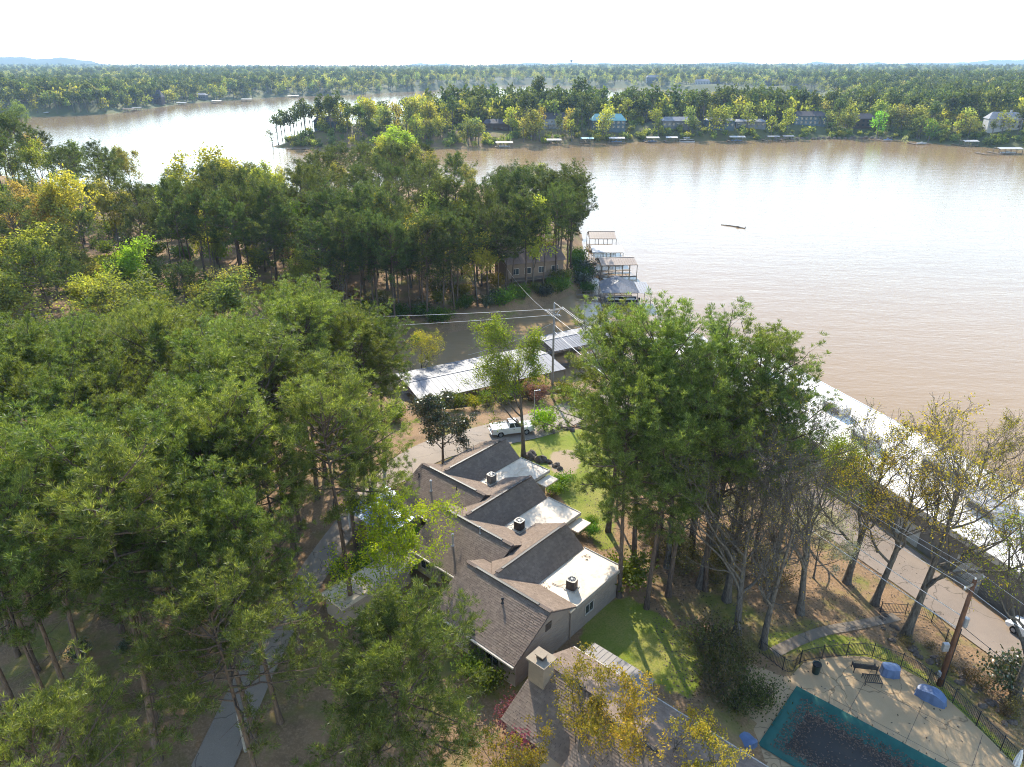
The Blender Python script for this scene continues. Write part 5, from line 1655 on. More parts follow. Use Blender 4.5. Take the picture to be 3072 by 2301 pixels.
HMS = [make_hardwood(440 + i, 15, .22, .35, 9, 6, 6, 0, .75, .48, .3, 4, .3, 'leaf_far', density=.7) for i in range(2)]
HF = [make_far(500 + i, 'hard', 15, 4.8, 460, 1.05, 'leaf_far', 11) for i in range(4)]
HFS = [make_far(510 + i, 'hard', 15, 4.4, 210, .9, 'leaf_far', 9) for i in range(2)]
MAG = make_hardwood(600, 9.5, .18, .22, 13, 6, 5, 3, 1.1, .42, .24, 5, .2, 'magnolia', 'bark', up=.05)
LIME = make_hardwood(601, 8.5, .12, .10, 9, 6, 5, 4, 1.0, .72, .2, 5, .2, 'leaf', 'bark_pale', up=.22, lean=.05)
DOG = make_hardwood(602, 6.5, .1, .2, 9, 6, 5, 3, .95, .6, .14, 5, .15, 'blossom', 'bark', up=.1)
BU = [make_bush(700 + i, 1.5, 1.8, 1500, .2, 'leaf') for i in range(3)]
BD = [make_bush(710 + i, 1.6, 1.7, 800, .15, 'scrub', 26) for i in range(2)]
BR = make_bush(720, 1.5, 2.0, 1300, .18, 'redleaf')
BM = make_bush(721, 1.6, 1.9, 1500, .2, 'magnolia')

RT = random.Random(77)
COUNT = {}
def plant(name, cat, meshes, x, y, label, group=None, s=1.0, sz=None, tint=None, rz=None, parts=('trunk', 'crown'), z=None, tilt=0.0):
    r = thing(name, label, cat, (x, y, gz(x, y) if z is None else z), RT.uniform(0, 6.28) if rz is None else rz, group)
    if tilt: r.rotation_euler = (RT.uniform(-tilt, tilt), RT.uniform(-tilt, tilt), r.rotation_euler.z)
    r.scale = (s, s, s if sz is None else sz)
    for nm, me in zip(parts, meshes):
        o = objm(nm, me, r)
        if nm in ('crown', 'leaves') and tint: o.color = (*tint, 1)
    COUNT[name] = COUNT.get(name, 0) + 1
    return r

LIMEC = (0.95, 1.25, .45); YEL = (1.6, 1.35, .75); YELG = (1.35, 1.30, .7); OLIVE = (.70, .68, .8); ORA = (1.55, 1.15, .8); GRN = (.55, .85, .6); TAN = (1.25, .92, .95)

def top_at(px, py, h):
    """base of a tree of height h whose top shows at the pixel"""
    z = 0.0
    for _ in range(6):
        x, y, _z = at(px, py, z + h); z = gz(x, y)
    return x, y
K = 3072 / 2212
SPOTS = []
def far_enough(x, y, d):
    return all((x - a) ** 2 + (y - b) ** 2 > d * d for a, b in SPOTS)

# --- single trees that stand out
def big(px, py, h, meshes, label, name='pine_tree', cat='pine tree', tint=None, group=None, nom=23.0, wide=1.0):
    x, y = top_at(px * K, py * K, h)
    SPOTS.append((x, y))
    return plant(name, cat, meshes, x, y, label, group, h / nom * wide, h / nom, tint, tilt=.02)
big(650, 600, 24, PN[4], 'broad domed pine standing highest in the near wood, before the dark peninsula trees')
big(770, 645, 22, PN[1], 'rounded pine right of the broad domed pine, above the inlet')
big(560, 695, 24, PN[4], 'widest pine dome in the middle of the near wood', wide=1.15)
big(480, 815, 23, PN[0], 'dense round pine crown in front of the widest dome')
big(790, 890, 17, PN[2], 'pine crown left of the dark magnolia, above the carport')
big(700, 800, 23, PN[3], 'pine between the round crown and the large dock roof')
big(150, 880, 24, PN[4], 'large pine crown filling the left edge of the near wood', wide=1.1)
big(430, 1010, 22, PN[1], 'low bright pine dome above the bare trunks of the wood')
big(850, 1315, 15, make_pine(170, 15.0, .34, 5.6, 46, 9, 8, 22, .40, .04, tr=.2), 'nearest pine with a bushy crown before the townhouses, at the bottom', nom=15, wide=1.0)
big(70, 1480, 19, PN[0], 'pale green pine crown in the bottom corner beside the wood')
RC = 'pines of the big cluster right of the townhouses'
for px, py, h, v, lab in ((1345, 668, 24, 2, 'pine at the left shoulder of the big cluster right of the townhouses'), (1415, 685, 25, 1, 'second pine from the left shoulder of the big cluster'),
                          (1470, 655, 26, 2, 'tallest pine in the middle of the big cluster'), (1560, 668, 25, 4, 'pine right of the tallest one in the big cluster'),
                          (1650, 690, 24, 3, 'pine leaning towards the lake at the right edge of the big cluster'), (1700, 790, 21, 3, 'open crowned pine lowest on the lake side of the big cluster'),
                          (1375, 800, 22, 2, 'pine in front of the left shoulder of the big cluster'), (1500, 780, 23, 0, 'pine before the tallest one in the big cluster'), (1590, 800, 22, 1, 'pine facing the boathouse in the big cluster'),
                          (1440, 870, 20, 2, 'lower pine with deep green crown nearest the lawn')):
    big(px, py, h, PN[v], lab, group=RC)
x, y, z = G(1570, 1368); plant('hardwood_tree', 'tree', HL, x, y, 'light green tree standing on the lawn behind the far townhouse', None, 1.0, 1.0, (1.0, 1.15, .75), .6); SPOTS.append((x, y))
x, y, z = G(1330, 1390); plant('magnolia_tree', 'tree', MAG, x, y, 'dark glossy magnolia between the driveway and the far townhouse', None, 1.0); SPOTS.append((x, y))
plant('lime_leaf_tree', 'tree', LIME, -9.6, 47.0, 'thin tree with vivid lime leaves spreading over the townhouse roof', None, 1.1, 1.0, (1.7, 1.9, .45), 2.0)
x, y = top_at(905 * K, 725 * K, 10); plant('hardwood_tree', 'tree', HN[1], x, y, 'bright yellow tree at the left end of the large dock roof', None, .72, .75, YEL)
x, y = top_at(200, 845, 9); 
x, y = top_at(200 * K, 610 * K, 10); plant('hardwood_tree', 'tree', HM[1], x, y, 'bright yellow round sapling at the edge of the near wood', None, .75, .66, (1.5, 1.6, .35))
x, y = top_at(262 * K, 545 * K, 14); plant('hardwood_tree', 'tree', HM[0], x, y, 'vivid green tree behind the yellow sapling', None, .95, .95, (.85, 1.3, .4))
for px, py, h, tint, lab, w_ in ((865, 298, 19, (1.35, 1.6, .42), 'broad bright yellow green dome at the far edge of the peninsula', 2.3), (460, 362, 19, YEL, 'bright yellow crown rising above the peninsula pines', 1.8),
                             (830, 335, 16, YELG, 'pale yellow bare branched tree before the bright dome', 1.1), (985, 475, 15, (1.5, 1.4, .75), 'pale yellow tree among dark peninsula trunks', .9),
                             (1050, 520, 12, (1.4, 1.45, .7), 'small yellow green tree beside the peninsula house', .8), (40, 235, 20, (1.15, 1.35, .6), 'rounded lime green tree at the left edge above the lake', 1.3),
                             (60, 310, 17, ORA, 'tan yellow crown below the lime green tree on the left', 1.2), (130, 415, 18, YEL, 'pale yellow crown beside the left edge pines', 1.3), (50, 440, 16, TAN, 'brownish budding tree at the left edge', 1.2),
                             (420, 470, 14, YELG, 'yellow green tree between two peninsula pines', .9), (650, 470, 13, (1.0, 1.4, .4), 'small vivid green tree on the peninsula', .8)):
    x, y = top_at(px * K, py * K, h); SPOTS.append((x, y))
    plant('hardwood_tree', 'tree', HM[RT.randrange(4)], x, y, lab, None, h / 15 * w_ * .85, h / 13.5, tint)
# sparse oaks by the road and pool
for i, (bx_, by_, h, pool_, lab, tint, rz) in enumerate(((2210, 1904, 15, HB, 'gnarled bare oak nearest the low house', ORA, 1.0), (2289, 1941, 14, HB, 'forked bare oak at the gap of the iron fence', ORA, 2.6), (2539, 1747, 16, HS, 'upright oak with sparse leaves at the road edge', YEL, .4),
                                             (2622, 1812, 15, HS, 'leaning oak beside the path to the road', ORA, 3.0), (2715, 1909, 18, HS, 'thick trunked oak with golden buds by the reddish pole', (1.7, 1.2, .9), 4.2), (3043, 2103, 16, HS, 'oak at the right edge below the white car', YEL, 5.0),
                                             (2100, 1760, 17, HB, 'bare oak standing before the big pine cluster', ORA, 5.5), (2420, 1640, 14, HN, 'young oak with yellow green leaves before the boathouse wall', YELG, .3), (2860, 1640, 15, HS, 'golden oak against the boathouse roof', (1.7, 1.2, .9), .9),
                                             (2320, 1720, 16, HB, 'tall bare oak between the path and the pines', ORA, 2.2), (3020, 1700, 13, HS, 'golden budding oak at the far right by the boathouse', (1.7, 1.25, .9), 2.0),
                                             (2180, 1800, 17, HB, 'many branched grey oak right of the pine trunks', ORA, 3.3), (2400, 1840, 15, HB, 'bare oak on the orange ground left of the path', ORA, 1.7), (2000, 1700, 14, HB, 'bare grey tree before the nearest pine trunks', ORA, .2))):
    x, y, z = G(bx_, by_); SPOTS.append((x, y))
    plant('oak_tree', 'oak tree', pool_[i % len(pool_)], x, y, lab, 'oaks between the pool and the road', h / 15, h / 15.5, tint, rz)
for i, (px, py, s, lab) in enumerate(((585, 700, .6, 'orange budding tree before the low house at the bottom edge'), (650, 712, .6, 'orange yellow tree across the roof of the low house'), (715, 738, .55, 'orange leafed treetop right of the roof at the bottom'), (515, 735, .5, 'orange budding treetop below the chimney'))):
    x, y = top_at(px * 3, py * 3, 14.5 * s)
    plant('orange_bud_tree', 'tree', HO[i % 2], x, y, lab, 'orange budding trees at the bottom', s, s, (1.6, 1.12, .9))
x, y, z = G(2440, 1735); plant('dogwood_tree', 'tree', DOG, x, y, 'white blossoming dogwood by the road', None, 1.0)
x, y, z = G(2235, 1560); plant('dogwood_tree', 'tree', DOG, x, y, 'small white blossoming tree in the pine shade', None, .7)

# --- woods
SKYL = [(-200, 235), (0, 235), (60, 235), (90, 290), (130, 300), (200, 300), (270, 330), (290, 375), (350, 400), (375, 350), (480, 350), (540, 350), (600, 385), (640, 335), (720, 305), (760, 300), (850, 300), (920, 300), (960, 320), (1000, 345), (1030, 385), (1070, 360), (1120, 350), (1200, 350), (1230, 385), (1290, 445), (1310, 480), (1400, 600)]
def px_of(x, y, z):
    zz = z - CAM_H
    dep = y * math.cos(PITCH) - zz * math.sin(PITCH); u_ = y * math.sin(PITCH) + zz * math.cos(PITCH)
    return CPX + FPX * x / dep, CPY - FPX * u_ / dep
SKYN = [(-300, 690), (100, 690), (150, 685), (330, 650), (400, 680), (480, 690), (540, 640), (600, 605), (700, 605), (740, 645), (800, 690), (860, 710), (900, 800), (1000, 900)]
SKYS = [(-300, 480), (0, 500), (100, 520), (200, 545), (300, 560), (400, 560), (500, 580), (560, 600), (700, 620)]
def fit_height(x, y, h, slack=0.0, SKYL=SKYL):
    """keep a tree of the peninsula below the photographed tree line"""
    z = gz(x, y)
    while h > 8:
        a, b = px_of(x, y, z + h)
        if b > np.interp(a / K, [q[0] for q in SKYL], [q[1] for q in SKYL]) * K - slack: return h
        h -= .5
    return 0
AVOID = [[(-17, 66), (-8, 73), (4, 78), (14, 52), (20, 36), (20, 20), (-3, 20), (-17, 48)]]
def scatter(poly, spacing, n, seed, ok=None):
    rr = random.Random(seed); out = []
    xs_ = [q[0] for q in poly]; ys_ = [q[1] for q in poly]
    tries = 0
    while len(out) < n and tries < n * 260:
        tries += 1
        x, y = rr.uniform(min(xs_), max(xs_)), rr.uniform(min(ys_), max(ys_))
        if not inpoly(x, y, poly): continue
        if ok and not ok(x, y, rr): continue
        if not -130 < px_of(x, y, gz(x, y) + 12)[0] < 3200: continue
        if any((x - a) ** 2 + (y - b) ** 2 < spacing * spacing for a, b in out): continue
        if not far_enough(x, y, spacing * .8): continue
        out.append((x, y))
    SPOTS.extend(out)
    return out
def clear(x, y, rr):
    return linedist(x, y, ROAD_A) > 3.6 and sdf(x, y, NEAR) > 2.5 and not any(inpoly(x, y, q) for q in AVOID)
G_N = 'pines of the near wood'
for i, (x, y) in enumerate(scatter([(-78, 32), (-23.5, 33), (-22.5, 50), (-20, 70), (-18, 82), (-24, 86), (-62, 84), (-80, 76)], 5.6, 95, 1, clear)):
    h = fit_height(x, y, RT.uniform(19.5, 24.5), 0, SKYN)
    if h < 11: continue
    lab = 'tall green pine in the dense wood left of the driveway' if y > 55 else 'tall pine with bare trunk in the lower part of the wood left of the driveway'
    plant('pine_tree', 'pine tree', PN[RT.randrange(5)] if y > 56 or RT.random() < .15 else PT_[RT.randrange(3)], x, y, lab, G_N, h / 23 * RT.uniform(.9, 1.1), h / 23, None, tilt=.03)
for x, y, h in ((-16.2, 31, 20), (-15.5, 75, 20)):
    plant('pine_tree', 'pine tree', PN[RT.randrange(5)], x, y, 'pine on the strip between driveway and townhouses, ' + ('beside the bottom driveway' if y < 50 else 'above the carport'), 'pines beside the townhouses', h / 23, h / 23, None, tilt=.03)
for i, (x, y) in enumerate(scatter([(-44, 33), (-23.8, 33), (-23.2, 56), (-50, 56)], 3.5, 16, 61, clear)):
    h = RT.uniform(19, 23)
    plant('pine_tree', 'pine tree', PT_[i % 3], x, y, 'slender pine with a long bare trunk above the sunlit wood floor', 'slender pines of the lower wood', h / 23 * .85, h / 23, None, tilt=.04)
for i, (x, y) in enumerate(((-16.8, 37), (-17.2, 44), (-23, 37.5), (-22.6, 44.5), (-22.2, 51), (-15.4, 57.5))):
    plant('pine_tree', 'pine tree', PT_[i % 3], x, y, 'slender bare trunked pine at the edge of the driveway', 'slender pines along the driveway', .85, .93, None, tilt=.04)
G_P = 'trees of the dark peninsula'
pen = [(-165, 140), (-60, 135), (-30, 136), (-12, 139), (3, 150), (14, 170), (17, 200), (19, 240), (10, 280), (-12, 298), (-45, 292), (-80, 276), (-112, 256), (-150, 256), (-190, 275)]
def okp(x, y, rr):
    return sdf(x, y, NEAR) > 2.5 and not inpoly(x, y, [(-5, 158), (14, 160), (14, 174), (-5, 176)]) and not inpoly(x, y, [(-22, 198), (-2, 194), (0, 212), (-20, 216)]) and linedist(x, y, [(-60, 190), (-22, 186), (6, 186)]) > 3
fpts = scatter([(-70, 136), (-30, 136), (-12, 139), (3, 150), (14, 170), (16, 196), (-2, 186), (-30, 178), (-70, 176)], 5.0, 90, 22, okp)
pts = fpts + scatter(pen, 9.8, 105, 2, okp)
for i, (x, y) in enumerate(pts):
    hw = RT.random()
    if hw < .66 or (x > -10 and hw < .8):
        h = fit_height(x, y, RT.uniform(24, 30) if y > 215 else RT.uniform(20, 26) if y > 180 else RT.uniform(17, 24))
        if not h: continue
        plant('pine_tree', 'pine tree', PM_[RT.randrange(5)], x, y, 'tall dark pine on the wooded peninsula across the inlet' if y < 200 else 'dark pine on the far side of the wooded peninsula', G_P + (' near' if y < 200 else ' far'), h / 23 * RT.uniform(.9, 1.15), h / 23, None, tilt=.03)
    else:
        h = fit_height(x, y, RT.uniform(10, 18))
        if not h: continue
        plant('hardwood_tree', 'tree', RT.choice(HM + HMS), x, y, 'spring leafed tree between the dark peninsula pines', 'hardwoods on the peninsula', h / 15, h / 15, RT.choice((YELG, (.8, .9, .7), (1.1, 1.0, .8), (1, 1.1, .7))))
for x, y, h in ((-36, 134.5, 20), (-33, 136, 22), (-30, 134, 18), (-27, 136.5, 21), (-23.5, 135.5, 22), (-20.5, 137, 19), (-17, 136.5, 22), (-14, 138.5, 20), (-11.5, 143, 21), (-5, 147, 22), (-1.5, 150.5, 18), (3, 154, 23), (7, 158, 20), (10.5, 163, 23), (-8, 152, 20), (13.5, 170, 22), (15, 178, 21), (15.5, 186, 23), (16, 195, 22), (12, 182, 24), (17, 206, 23)):
    plant('pine_tree', 'pine tree', PM_[RT.randrange(5)], x, y, 'dark pine at the water edge before the tan peninsula house' if x > -12 else 'tall pine rooted at the inlet bank of the peninsula', 'pines along the peninsula bank', h / 23, h / 23, None, tilt=.03)
# slopes between the inlet and the left edge
for i, (x, y) in enumerate(scatter([(-150, 96), (-48, 98), (-46, 132), (-75, 137), (-150, 150), (-190, 200), (-200, 140)], 5.8, 110, 3, lambda x, y, rr: sdf(x, y, NEAR) > 2)):
    if RT.random() < .34:
        h = fit_height(x, y, RT.uniform(17, 22), 0, SKYS)
        if not h: continue
        plant('pine_tree', 'pine tree', PM_[RT.randrange(5)], x, y, 'pine on the slope at the left edge behind the near wood', 'pines on the left slope', h / 23, h / 23)
    else:
        h = fit_height(x, y, RT.uniform(8, 15), 0, SKYS)
        if not h: continue
        plant('hardwood_tree', 'tree', RT.choice(HM + HMS), x, y, 'budding tree on the slope behind the near wood', 'hardwoods on the left slope', h / 15 * 1.4, h / 15, RT.choice((YELG, (.9, 1, .7), LIMEC, (1.2, 1.1, .8), (.8, .9, .7))))
for i, (x, y) in enumerate(scatter([(-190, 200), (-160, 150), (-200, 140), (-330, 250), (-330, 400), (-235, 325), (-192, 278)], 7.0, 100, 4, lambda x, y, rr: sdf(x, y, NEAR) > 4)):
    if RT.random() < .38:
        h = fit_height(x, y, RT.uniform(19, 26))
        if not h: continue
        plant('pine_tree', 'pine tree', PM_[RT.randrange(5)], x, y, 'dark pine on the hill at the far left above the lake', 'pines on the left hill', h / 23, h / 23)
    else:
        h = fit_height(x, y, RT.uniform(12, 19))
        if not h: continue
        plant('hardwood_tree', 'tree', RT.choice(HM), x, y, 'yellowish spring tree on the hill at the far left above the lake', 'hardwoods on the left hill', h / 15 * 1.45, h / 15, RT.choice((YEL, YELG, (1.2, 1.05, .8), (1.1, 1.3, .6), (.9, 1, .7))))
# understorey
def bushes(pts, protos, name, label, group, s0, s1, tints, spread=0.0):
    for q in pts:
        x, y = q
        s = RT.uniform(s0, s1)
        plant(name, 'shrub', RT.choice(protos), x, y, label, group, s, s * RT.uniform(.8, 1.15), RT.choice(tints), parts=('stems', 'leaves'))
def along(p, q, n, j):
    return [(p[0] + (q[0] - p[0]) * i / max(1, n - 1) + RT.uniform(-j, j), p[1] + (q[1] - p[1]) * i / max(1, n - 1) + RT.uniform(-j, j)) for i in range(n)]
bl = []
for i in range(30):
    s_ = -BL + 3 + i * (BL * 2 - 6) / 29
    ca, sa = math.cos(bA), math.sin(bA)
    lx, ly = s_, -BW - 2.3 + RT.uniform(-.5, .5)
    bl.append((48.0 + lx * ca - ly * sa, 65.6 + lx * sa + ly * ca))
bushes([q for q in bl if sdf(q[0], q[1], NEAR) > 0 and linedist(q[0], q[1], ROAD_B) > 3.6], BU, 'hedge_shrub', 'olive yellow hedge shrub along the shaded boathouse wall', 'hedge along the boathouse', .9, 1.25, ((1.0, .85, .6), (.7, .75, .6), (1.2, .95, .5)))
bushes([G(*q)[:2] for q in ((1500, 1190), (1530, 1200), (1560, 1175))], BU, 'shrub', 'green shrub between the driveway and the large dock roof', 'green shrubs by the large dock', 1.1, 1.5, ((.55, .85, .5),))
bushes([G(*q)[:2] for q in ((1600, 1195), (1620, 1205))], [BR], 'red_shrub', 'reddish shrub beside the foot of the crossarm pole', 'reddish shrubs by the pole', 1.0, 1.3, ((1, 1, 1),))
bushes([G(*q)[:2] for q in ((1690, 1195), (1730, 1205), (1765, 1215))], BU, 'shrub', 'olive shrub at the driveway end right of the crossarm pole', 'olive shrubs at the driveway end', 1.0, 1.4, ((.55, .65, .5), (.8, .7, .5)))
bushes([G(1632, 1290)[:2]], BU, 'shrub', 'bright green round shrub on the lawn edge next to the pickup', None, 1.5, 1.5, ((.8, 1.15, .35),))
bushes([G(*q)[:2] for q in ((1690, 1455), (1668, 1478))], BU, 'shrub', 'green shrub at the corner of the far flat roof', 'shrubs by the far flat roof', .9, 1.1, ((.6, .95, .4),))
bushes([G(*q)[:2] for q in ((1775, 1575), (1765, 1605), (1740, 1600))], BU, 'shrub', 'small garden shrub beside the middle flat roof', 'shrubs by the middle flat roof', .5, .7, ((.5, .8, .5), (1.2, .8, .7)))
bushes([G(1880, 1745)[:2]], BU, 'shrub', 'slim shrub tree at the corner of the nearest flat roof', None, 1.7, 1.7, ((.5, .6, .45),))
bushes([(-10.6 + RT.uniform(-1.2, 1.2), 55.5 + RT.uniform(-2, 2)) for _ in range(9)] + [(-13.5 + RT.uniform(-2, 2), 53.5 + RT.uniform(-2.5, 2.5)) for _ in range(8)], BU, 'shrub', 'bright green shrub in the garden between carport and canopy', 'garden shrubs left of the townhouses', .8, 1.3, ((.6, 1.0, .35), (.8, 1.15, .35), (.5, .8, .4)))
bushes([(-6.5 + RT.uniform(-1.2, 1.2), 45.5 + RT.uniform(-1.5, 1.5)) for _ in range(4)] + [(-1.6, 40.2), (-2.8, 41.2)], BU, 'shrub', 'pale green shrub under the eaves of the nearest townhouse', 'shrubs under the near eaves', .9, 1.3, ((.8, .85, .8), (.6, .75, .6)))
bushes([(.3, 36.2), (1.2, 34.5)], [BR], 'red_shrub', 'pinkish red shrub at the dark slope of the chimney house', 'pinkish shrubs by the chimney house', 1.0, 1.2, ((1.2, .7, 1.3),))
bushes([(16.5 + RT.uniform(-3, 3), 41.5 + RT.uniform(-3.5, 3.5)) for _ in range(14)], BD, 'scrub_bush', 'dark leafless scrub in the shade between awning and pool', 'scrub by the pool', 1.0, 1.5, ((1, 1, 1), (.8, 1, .7)))
bushes([(14 + RT.uniform(0, 16), 54 + RT.uniform(-2, 9)) for _ in range(22)], BD, 'scrub_bush', 'low brown scrub under the bare oaks and pines', 'scrub under the pine cluster', .8, 1.5, ((1, 1, 1), (1.2, 1.1, 1)))
bushes(along((-36, 137), (-14, 137), 12, 1.5) + along((-8, 142), (14, 164), 14, 2), BU + [BM], 'shore_shrub', 'green shrub on the peninsula bank above the inlet water', 'shrubs on the peninsula bank', 1.0, 2.0, ((.45, .7, .45), (.6, .8, .4), (.5, .5, .5)))
bushes(along((17, 190), (18, 160), 10, 1.5), BU + [BM], 'shore_shrub', 'dark green shrub at the water by the dock gangways', 'shrubs by the gangways', 1.3, 2.2, ((.4, .6, .45),))
bushes(scatter([(-24, 26), (-24, 60), (-34, 70), (-60, 60), (-60, 30)], 3.0, 40, 9, clear), BD + [BM], 'scrub_bush', 'low scrub on the floor of the near wood', 'scrub in the near wood', .5, 1.1, ((1, 1, .8), (.7, 1, .6)))
bushes(along((-21, 88), (-12, 92), 9, 2) + along((-12, 91), (4, 97), 10, 1.5), BU + BD, 'shrub', 'shrub on the bank below the large dock roof', 'shrubs along the near inlet bank', .9, 1.4, ((.7, .8, .5), (1.1, .9, .6)))
bushes(along((34.5, 46.5), (40, 36), 10, .9), BD, 'scrub_bush', 'dry scrub on the roadside bank by the reddish pole', 'scrub on the roadside bank', .45, .8, ((1.3, 1.1, 1),))
x, y, z = G(3030, 2080); plant('cedar_bush', 'shrub', BM, x, y, 'dark evergreen bush at the right edge beside the oak', None, 1.4, 1.6, parts=('stems', 'leaves'))

bushes(scatter([(-66, 140), (-14, 140), (10, 168), (10, 195), (-60, 195)], 4.0, 55, 33, okp), BU + BD + [BM], 'understorey_shrub', 'low shrub growing between the trunks on the peninsula', 'shrubs under the peninsula trees', 1.2, 2.4, ((.6, .8, .5), (.9, .9, .6), (1.1, .8, .6)))

for px_, py_, h_ in ((1850, 1560, 12), (1985, 1600, 13), (1900, 1480, 11), (2070, 1640, 13), (2130, 1530, 14), (2010, 1500, 12)):
    x, y, z = G(px_, py_)
    plant('cedar_tree', 'tree', PN[2], x, y, 'low dark cedar filling the foot of the big pine cluster', 'cedars under the big pine cluster', h_ / 23 * 1.15, h_ / 23, (.75, .85, .8))

bushes(scatter([(-170, 150), (-66, 138), (-62, 200), (-110, 240), (-180, 235)], 4.5, 75, 34, okp), BU + [BM], 'understorey_shrub', 'green thicket on the floor of the left peninsula woods', 'thickets of the left peninsula', 1.6, 3.0, ((.6, .8, .5), (.9, .95, .6), (.7, .7, .5)))
# ------------------------------------------------------------------ far shores
def far_xy(px, D):
    """world x for a pixel column at distance D on the water level"""
    dep = D * math.cos(PITCH) + (CAM_H - 2) * math.sin(PITCH)
    return (px - CPX) / FPX * dep

M['fwhite'] = plain('far_white_wall', (.38, .38, .37), (.32, .32, .32), .3, .7)
M['fgrey'] = plain('far_grey_wall', (.15, .155, .16), None, .3, .8)
M['fbrown'] = plain('far_brown_wall', (.075, .052, .042), None, .3, .8)
M['fblue'] = plain('far_blue_wall', (.085, .12, .14), None, .3, .8)
M['rdark'] = plain('far_dark_roof', (.07, .06, .062), None, .3, .8)
M['rgrey'] = plain('far_grey_roof', (.22, .22, .23), None, .3, .8)
M['rteal'] = plain('far_teal_roof', (.10, .30, .31), (.08, .24, .26), .3, .5)
M['rred'] = plain('far_red_roof', (.42, .05, .04), None, .3, .6)
def far_house(label, px, D, w, d, h, wall, roof, rise=2.6, rot=0.0, cols=False, chim=False, zoff=0.0):
    x = far_xy(px, D); z = gz(x, D) + zoff
    r = thing('lake_house', label, 'house', (x, D, z), rot, 'houses on the far shores')
    MB().bx(-w / 2, w / 2, -d / 2, d / 2, -3, h).build('wall', M[wall], r)
    rf = MB(); o_ = .6
    rf.prism([(-w / 2 - o_, -d / 2 - o_, h), (w / 2 + o_, -d / 2 - o_, h), (w / 2 - d * .2, 0, h + rise), (-w / 2 + d * .2, 0, h + rise)], (0, .05, .12))
    rf.prism([(-w / 2 - o_, d / 2 + o_, h), (-w / 2 + d * .2, 0.02, h + rise), (w / 2 - d * .2, 0.02, h + rise), (w / 2 + o_, d / 2 + o_, h)], (0, .05, .12))
    for sx in (-1, 1): rf.add([(sx * (w / 2 + o_), -d / 2 - o_, h + .05), (sx * (w / 2 + o_), d / 2 + o_, h + .05), (sx * (w / 2 - d * .2), 0, h + rise + .1)], [(0, 1, 2)])
    rf.build('roof', M[roof], r)
    n = max(3, int(w / 3.2)); ref = None
    for k in range(2 if h > 5 else 1):
        for i in range(n):
            if ref is None: o = MB().bx(-.8, .8, -d / 2 - .06, -d / 2 - .003, -.8, .8).build('window', M['glass'], r); ref = o.data
            else: o = objm('window', ref, r)
            o.location = (-w / 2 + w * (i + .5) / n, 0, 1.6 + 2.9 * k)
    if cols:
        for i in range(7): MB().tube([(-w / 2 + w * i / 6, -d / 2 - 2.0, -2.5), (-w / 2 + w * i / 6, -d / 2 - 2.0, h)], .2, 8).build('column', M['fwhite'], r)
        MB().bx(-w / 2, w / 2, -d / 2 - 2.3, -d / 2 - .07, 2.8, 3.05).build('balcony', M['fwhite'], r)
    if chim: MB().bx(w * .15, w * .15 + 1, -.5, .5, h, h + rise + 1.3).build('chimney', M['fwhite'], r)
    return r
def far_dock(label, px, D, w, d, roof, boat=False, name='far_dock', walls=None):
    x = far_xy(px, D)
    r = thing('boat_dock', label, 'dock', (x, D, LAKE), RT.uniform(-.08, .08), 'docks on the far shores')
    if roof:
        rf = MB().prism([(-w / 2, -d / 2, 3.1), (w / 2, -d / 2, 3.1), (w / 2, 0, 3.8), (-w / 2, 0, 3.8)], (0, 0, .1)); rf.prism([(-w / 2, .02, 3.8), (w / 2, .02, 3.8), (w / 2, d / 2, 3.1), (-w / 2, d / 2, 3.1)], (0, 0, .1))
        rf.build('roof', M[roof], r)
        ref = None
        for i in range(5):
            for sy in (-1, 1):
                if ref is None: o = MB().bx(-.12, .12, -.12, .12, -1, 3.1).build('post', M['wood'], r); ref = o.data
                else: o = objm('post', ref, r)
                o.location = (-w / 2 + .3 + (w - .6) * i / 4, sy * (d / 2 - .3), 0)
    MB().bx(-w / 2 - .5, w / 2 + .5, -d / 2, -d / 2 + 1.6, .4, .65).build('deck', M['wood'], r)
    MB().bx(-w / 2 - .5, -w / 2 + 1.2, -d / 2 + 1.61, d / 2 + 7, .4, .65).build('walkway', M['wood'], r)
    if boat:
        b = MB().prism([(-w * .3, -.9, .3), (w * .2, -.9, .3), (w * .36, 0, .35), (w * .2, .9, .3), (-w * .3, .9, .3)], (0, 0, .9)); b.bx(-w * .05, w * .05, -.6, .6, 1.2, 1.8)
        o = b.build('motor_boat', M['fwhite'] if boat == 'w' else M['tarp']); o.location = (x, D, LAKE)
        tag(o, 'boat moored under the ' + label.split(' on ')[0].split(' before ')[0].split(' at ')[0].split(' below ')[0] + ' across the lake', 'boat', 'boats under far docks')
    return r
far_house('white columned house with dark roof on the opposite shore', 1660, 552, 20, 12, 6.4, 'fwhite', 'rdark', 4.0, 0, True)
far_house('blue grey house with teal metal roof on the opposite shore', 1822, 548, 24, 13, 5.8, 'fblue', 'rteal', 4.2)
far_house('dark brown house under trees left of the white columned house', 1490, 535, 18, 10, 4.5, 'fbrown', 'rdark')
far_house('dark grey house up the bank right of the teal roof', 1968, 590, 17, 11, 5.5, 'fbrown', 'rgrey', 3.2)
far_house('pale grey low house with several gables on the opposite shore', 2035, 556, 26, 11, 3.8, 'fgrey', 'rgrey', 2.6)
far_house('blue grey house with a row of windows at the water', 2155, 558, 20, 11, 4.5, 'fblue', 'rgrey', 2.0)
far_house('long flat grey house right of the row of windows', 2245, 562, 22, 10, 3.4, 'fgrey', 'rgrey', 1.4)
far_house('large shaded dark house left of the brown gabled one', 2420, 580, 24, 12, 6.2, 'fblue', 'rdark', 3)
far_house('dark brown two gabled house above the bright lawn', 2570, 585, 22, 12, 6.0, 'fbrown', 'rdark', 3.4)
far_house('low shaded house behind the vivid green tree', 2680, 600, 15, 9, 3.4, 'fbrown', 'rgrey')
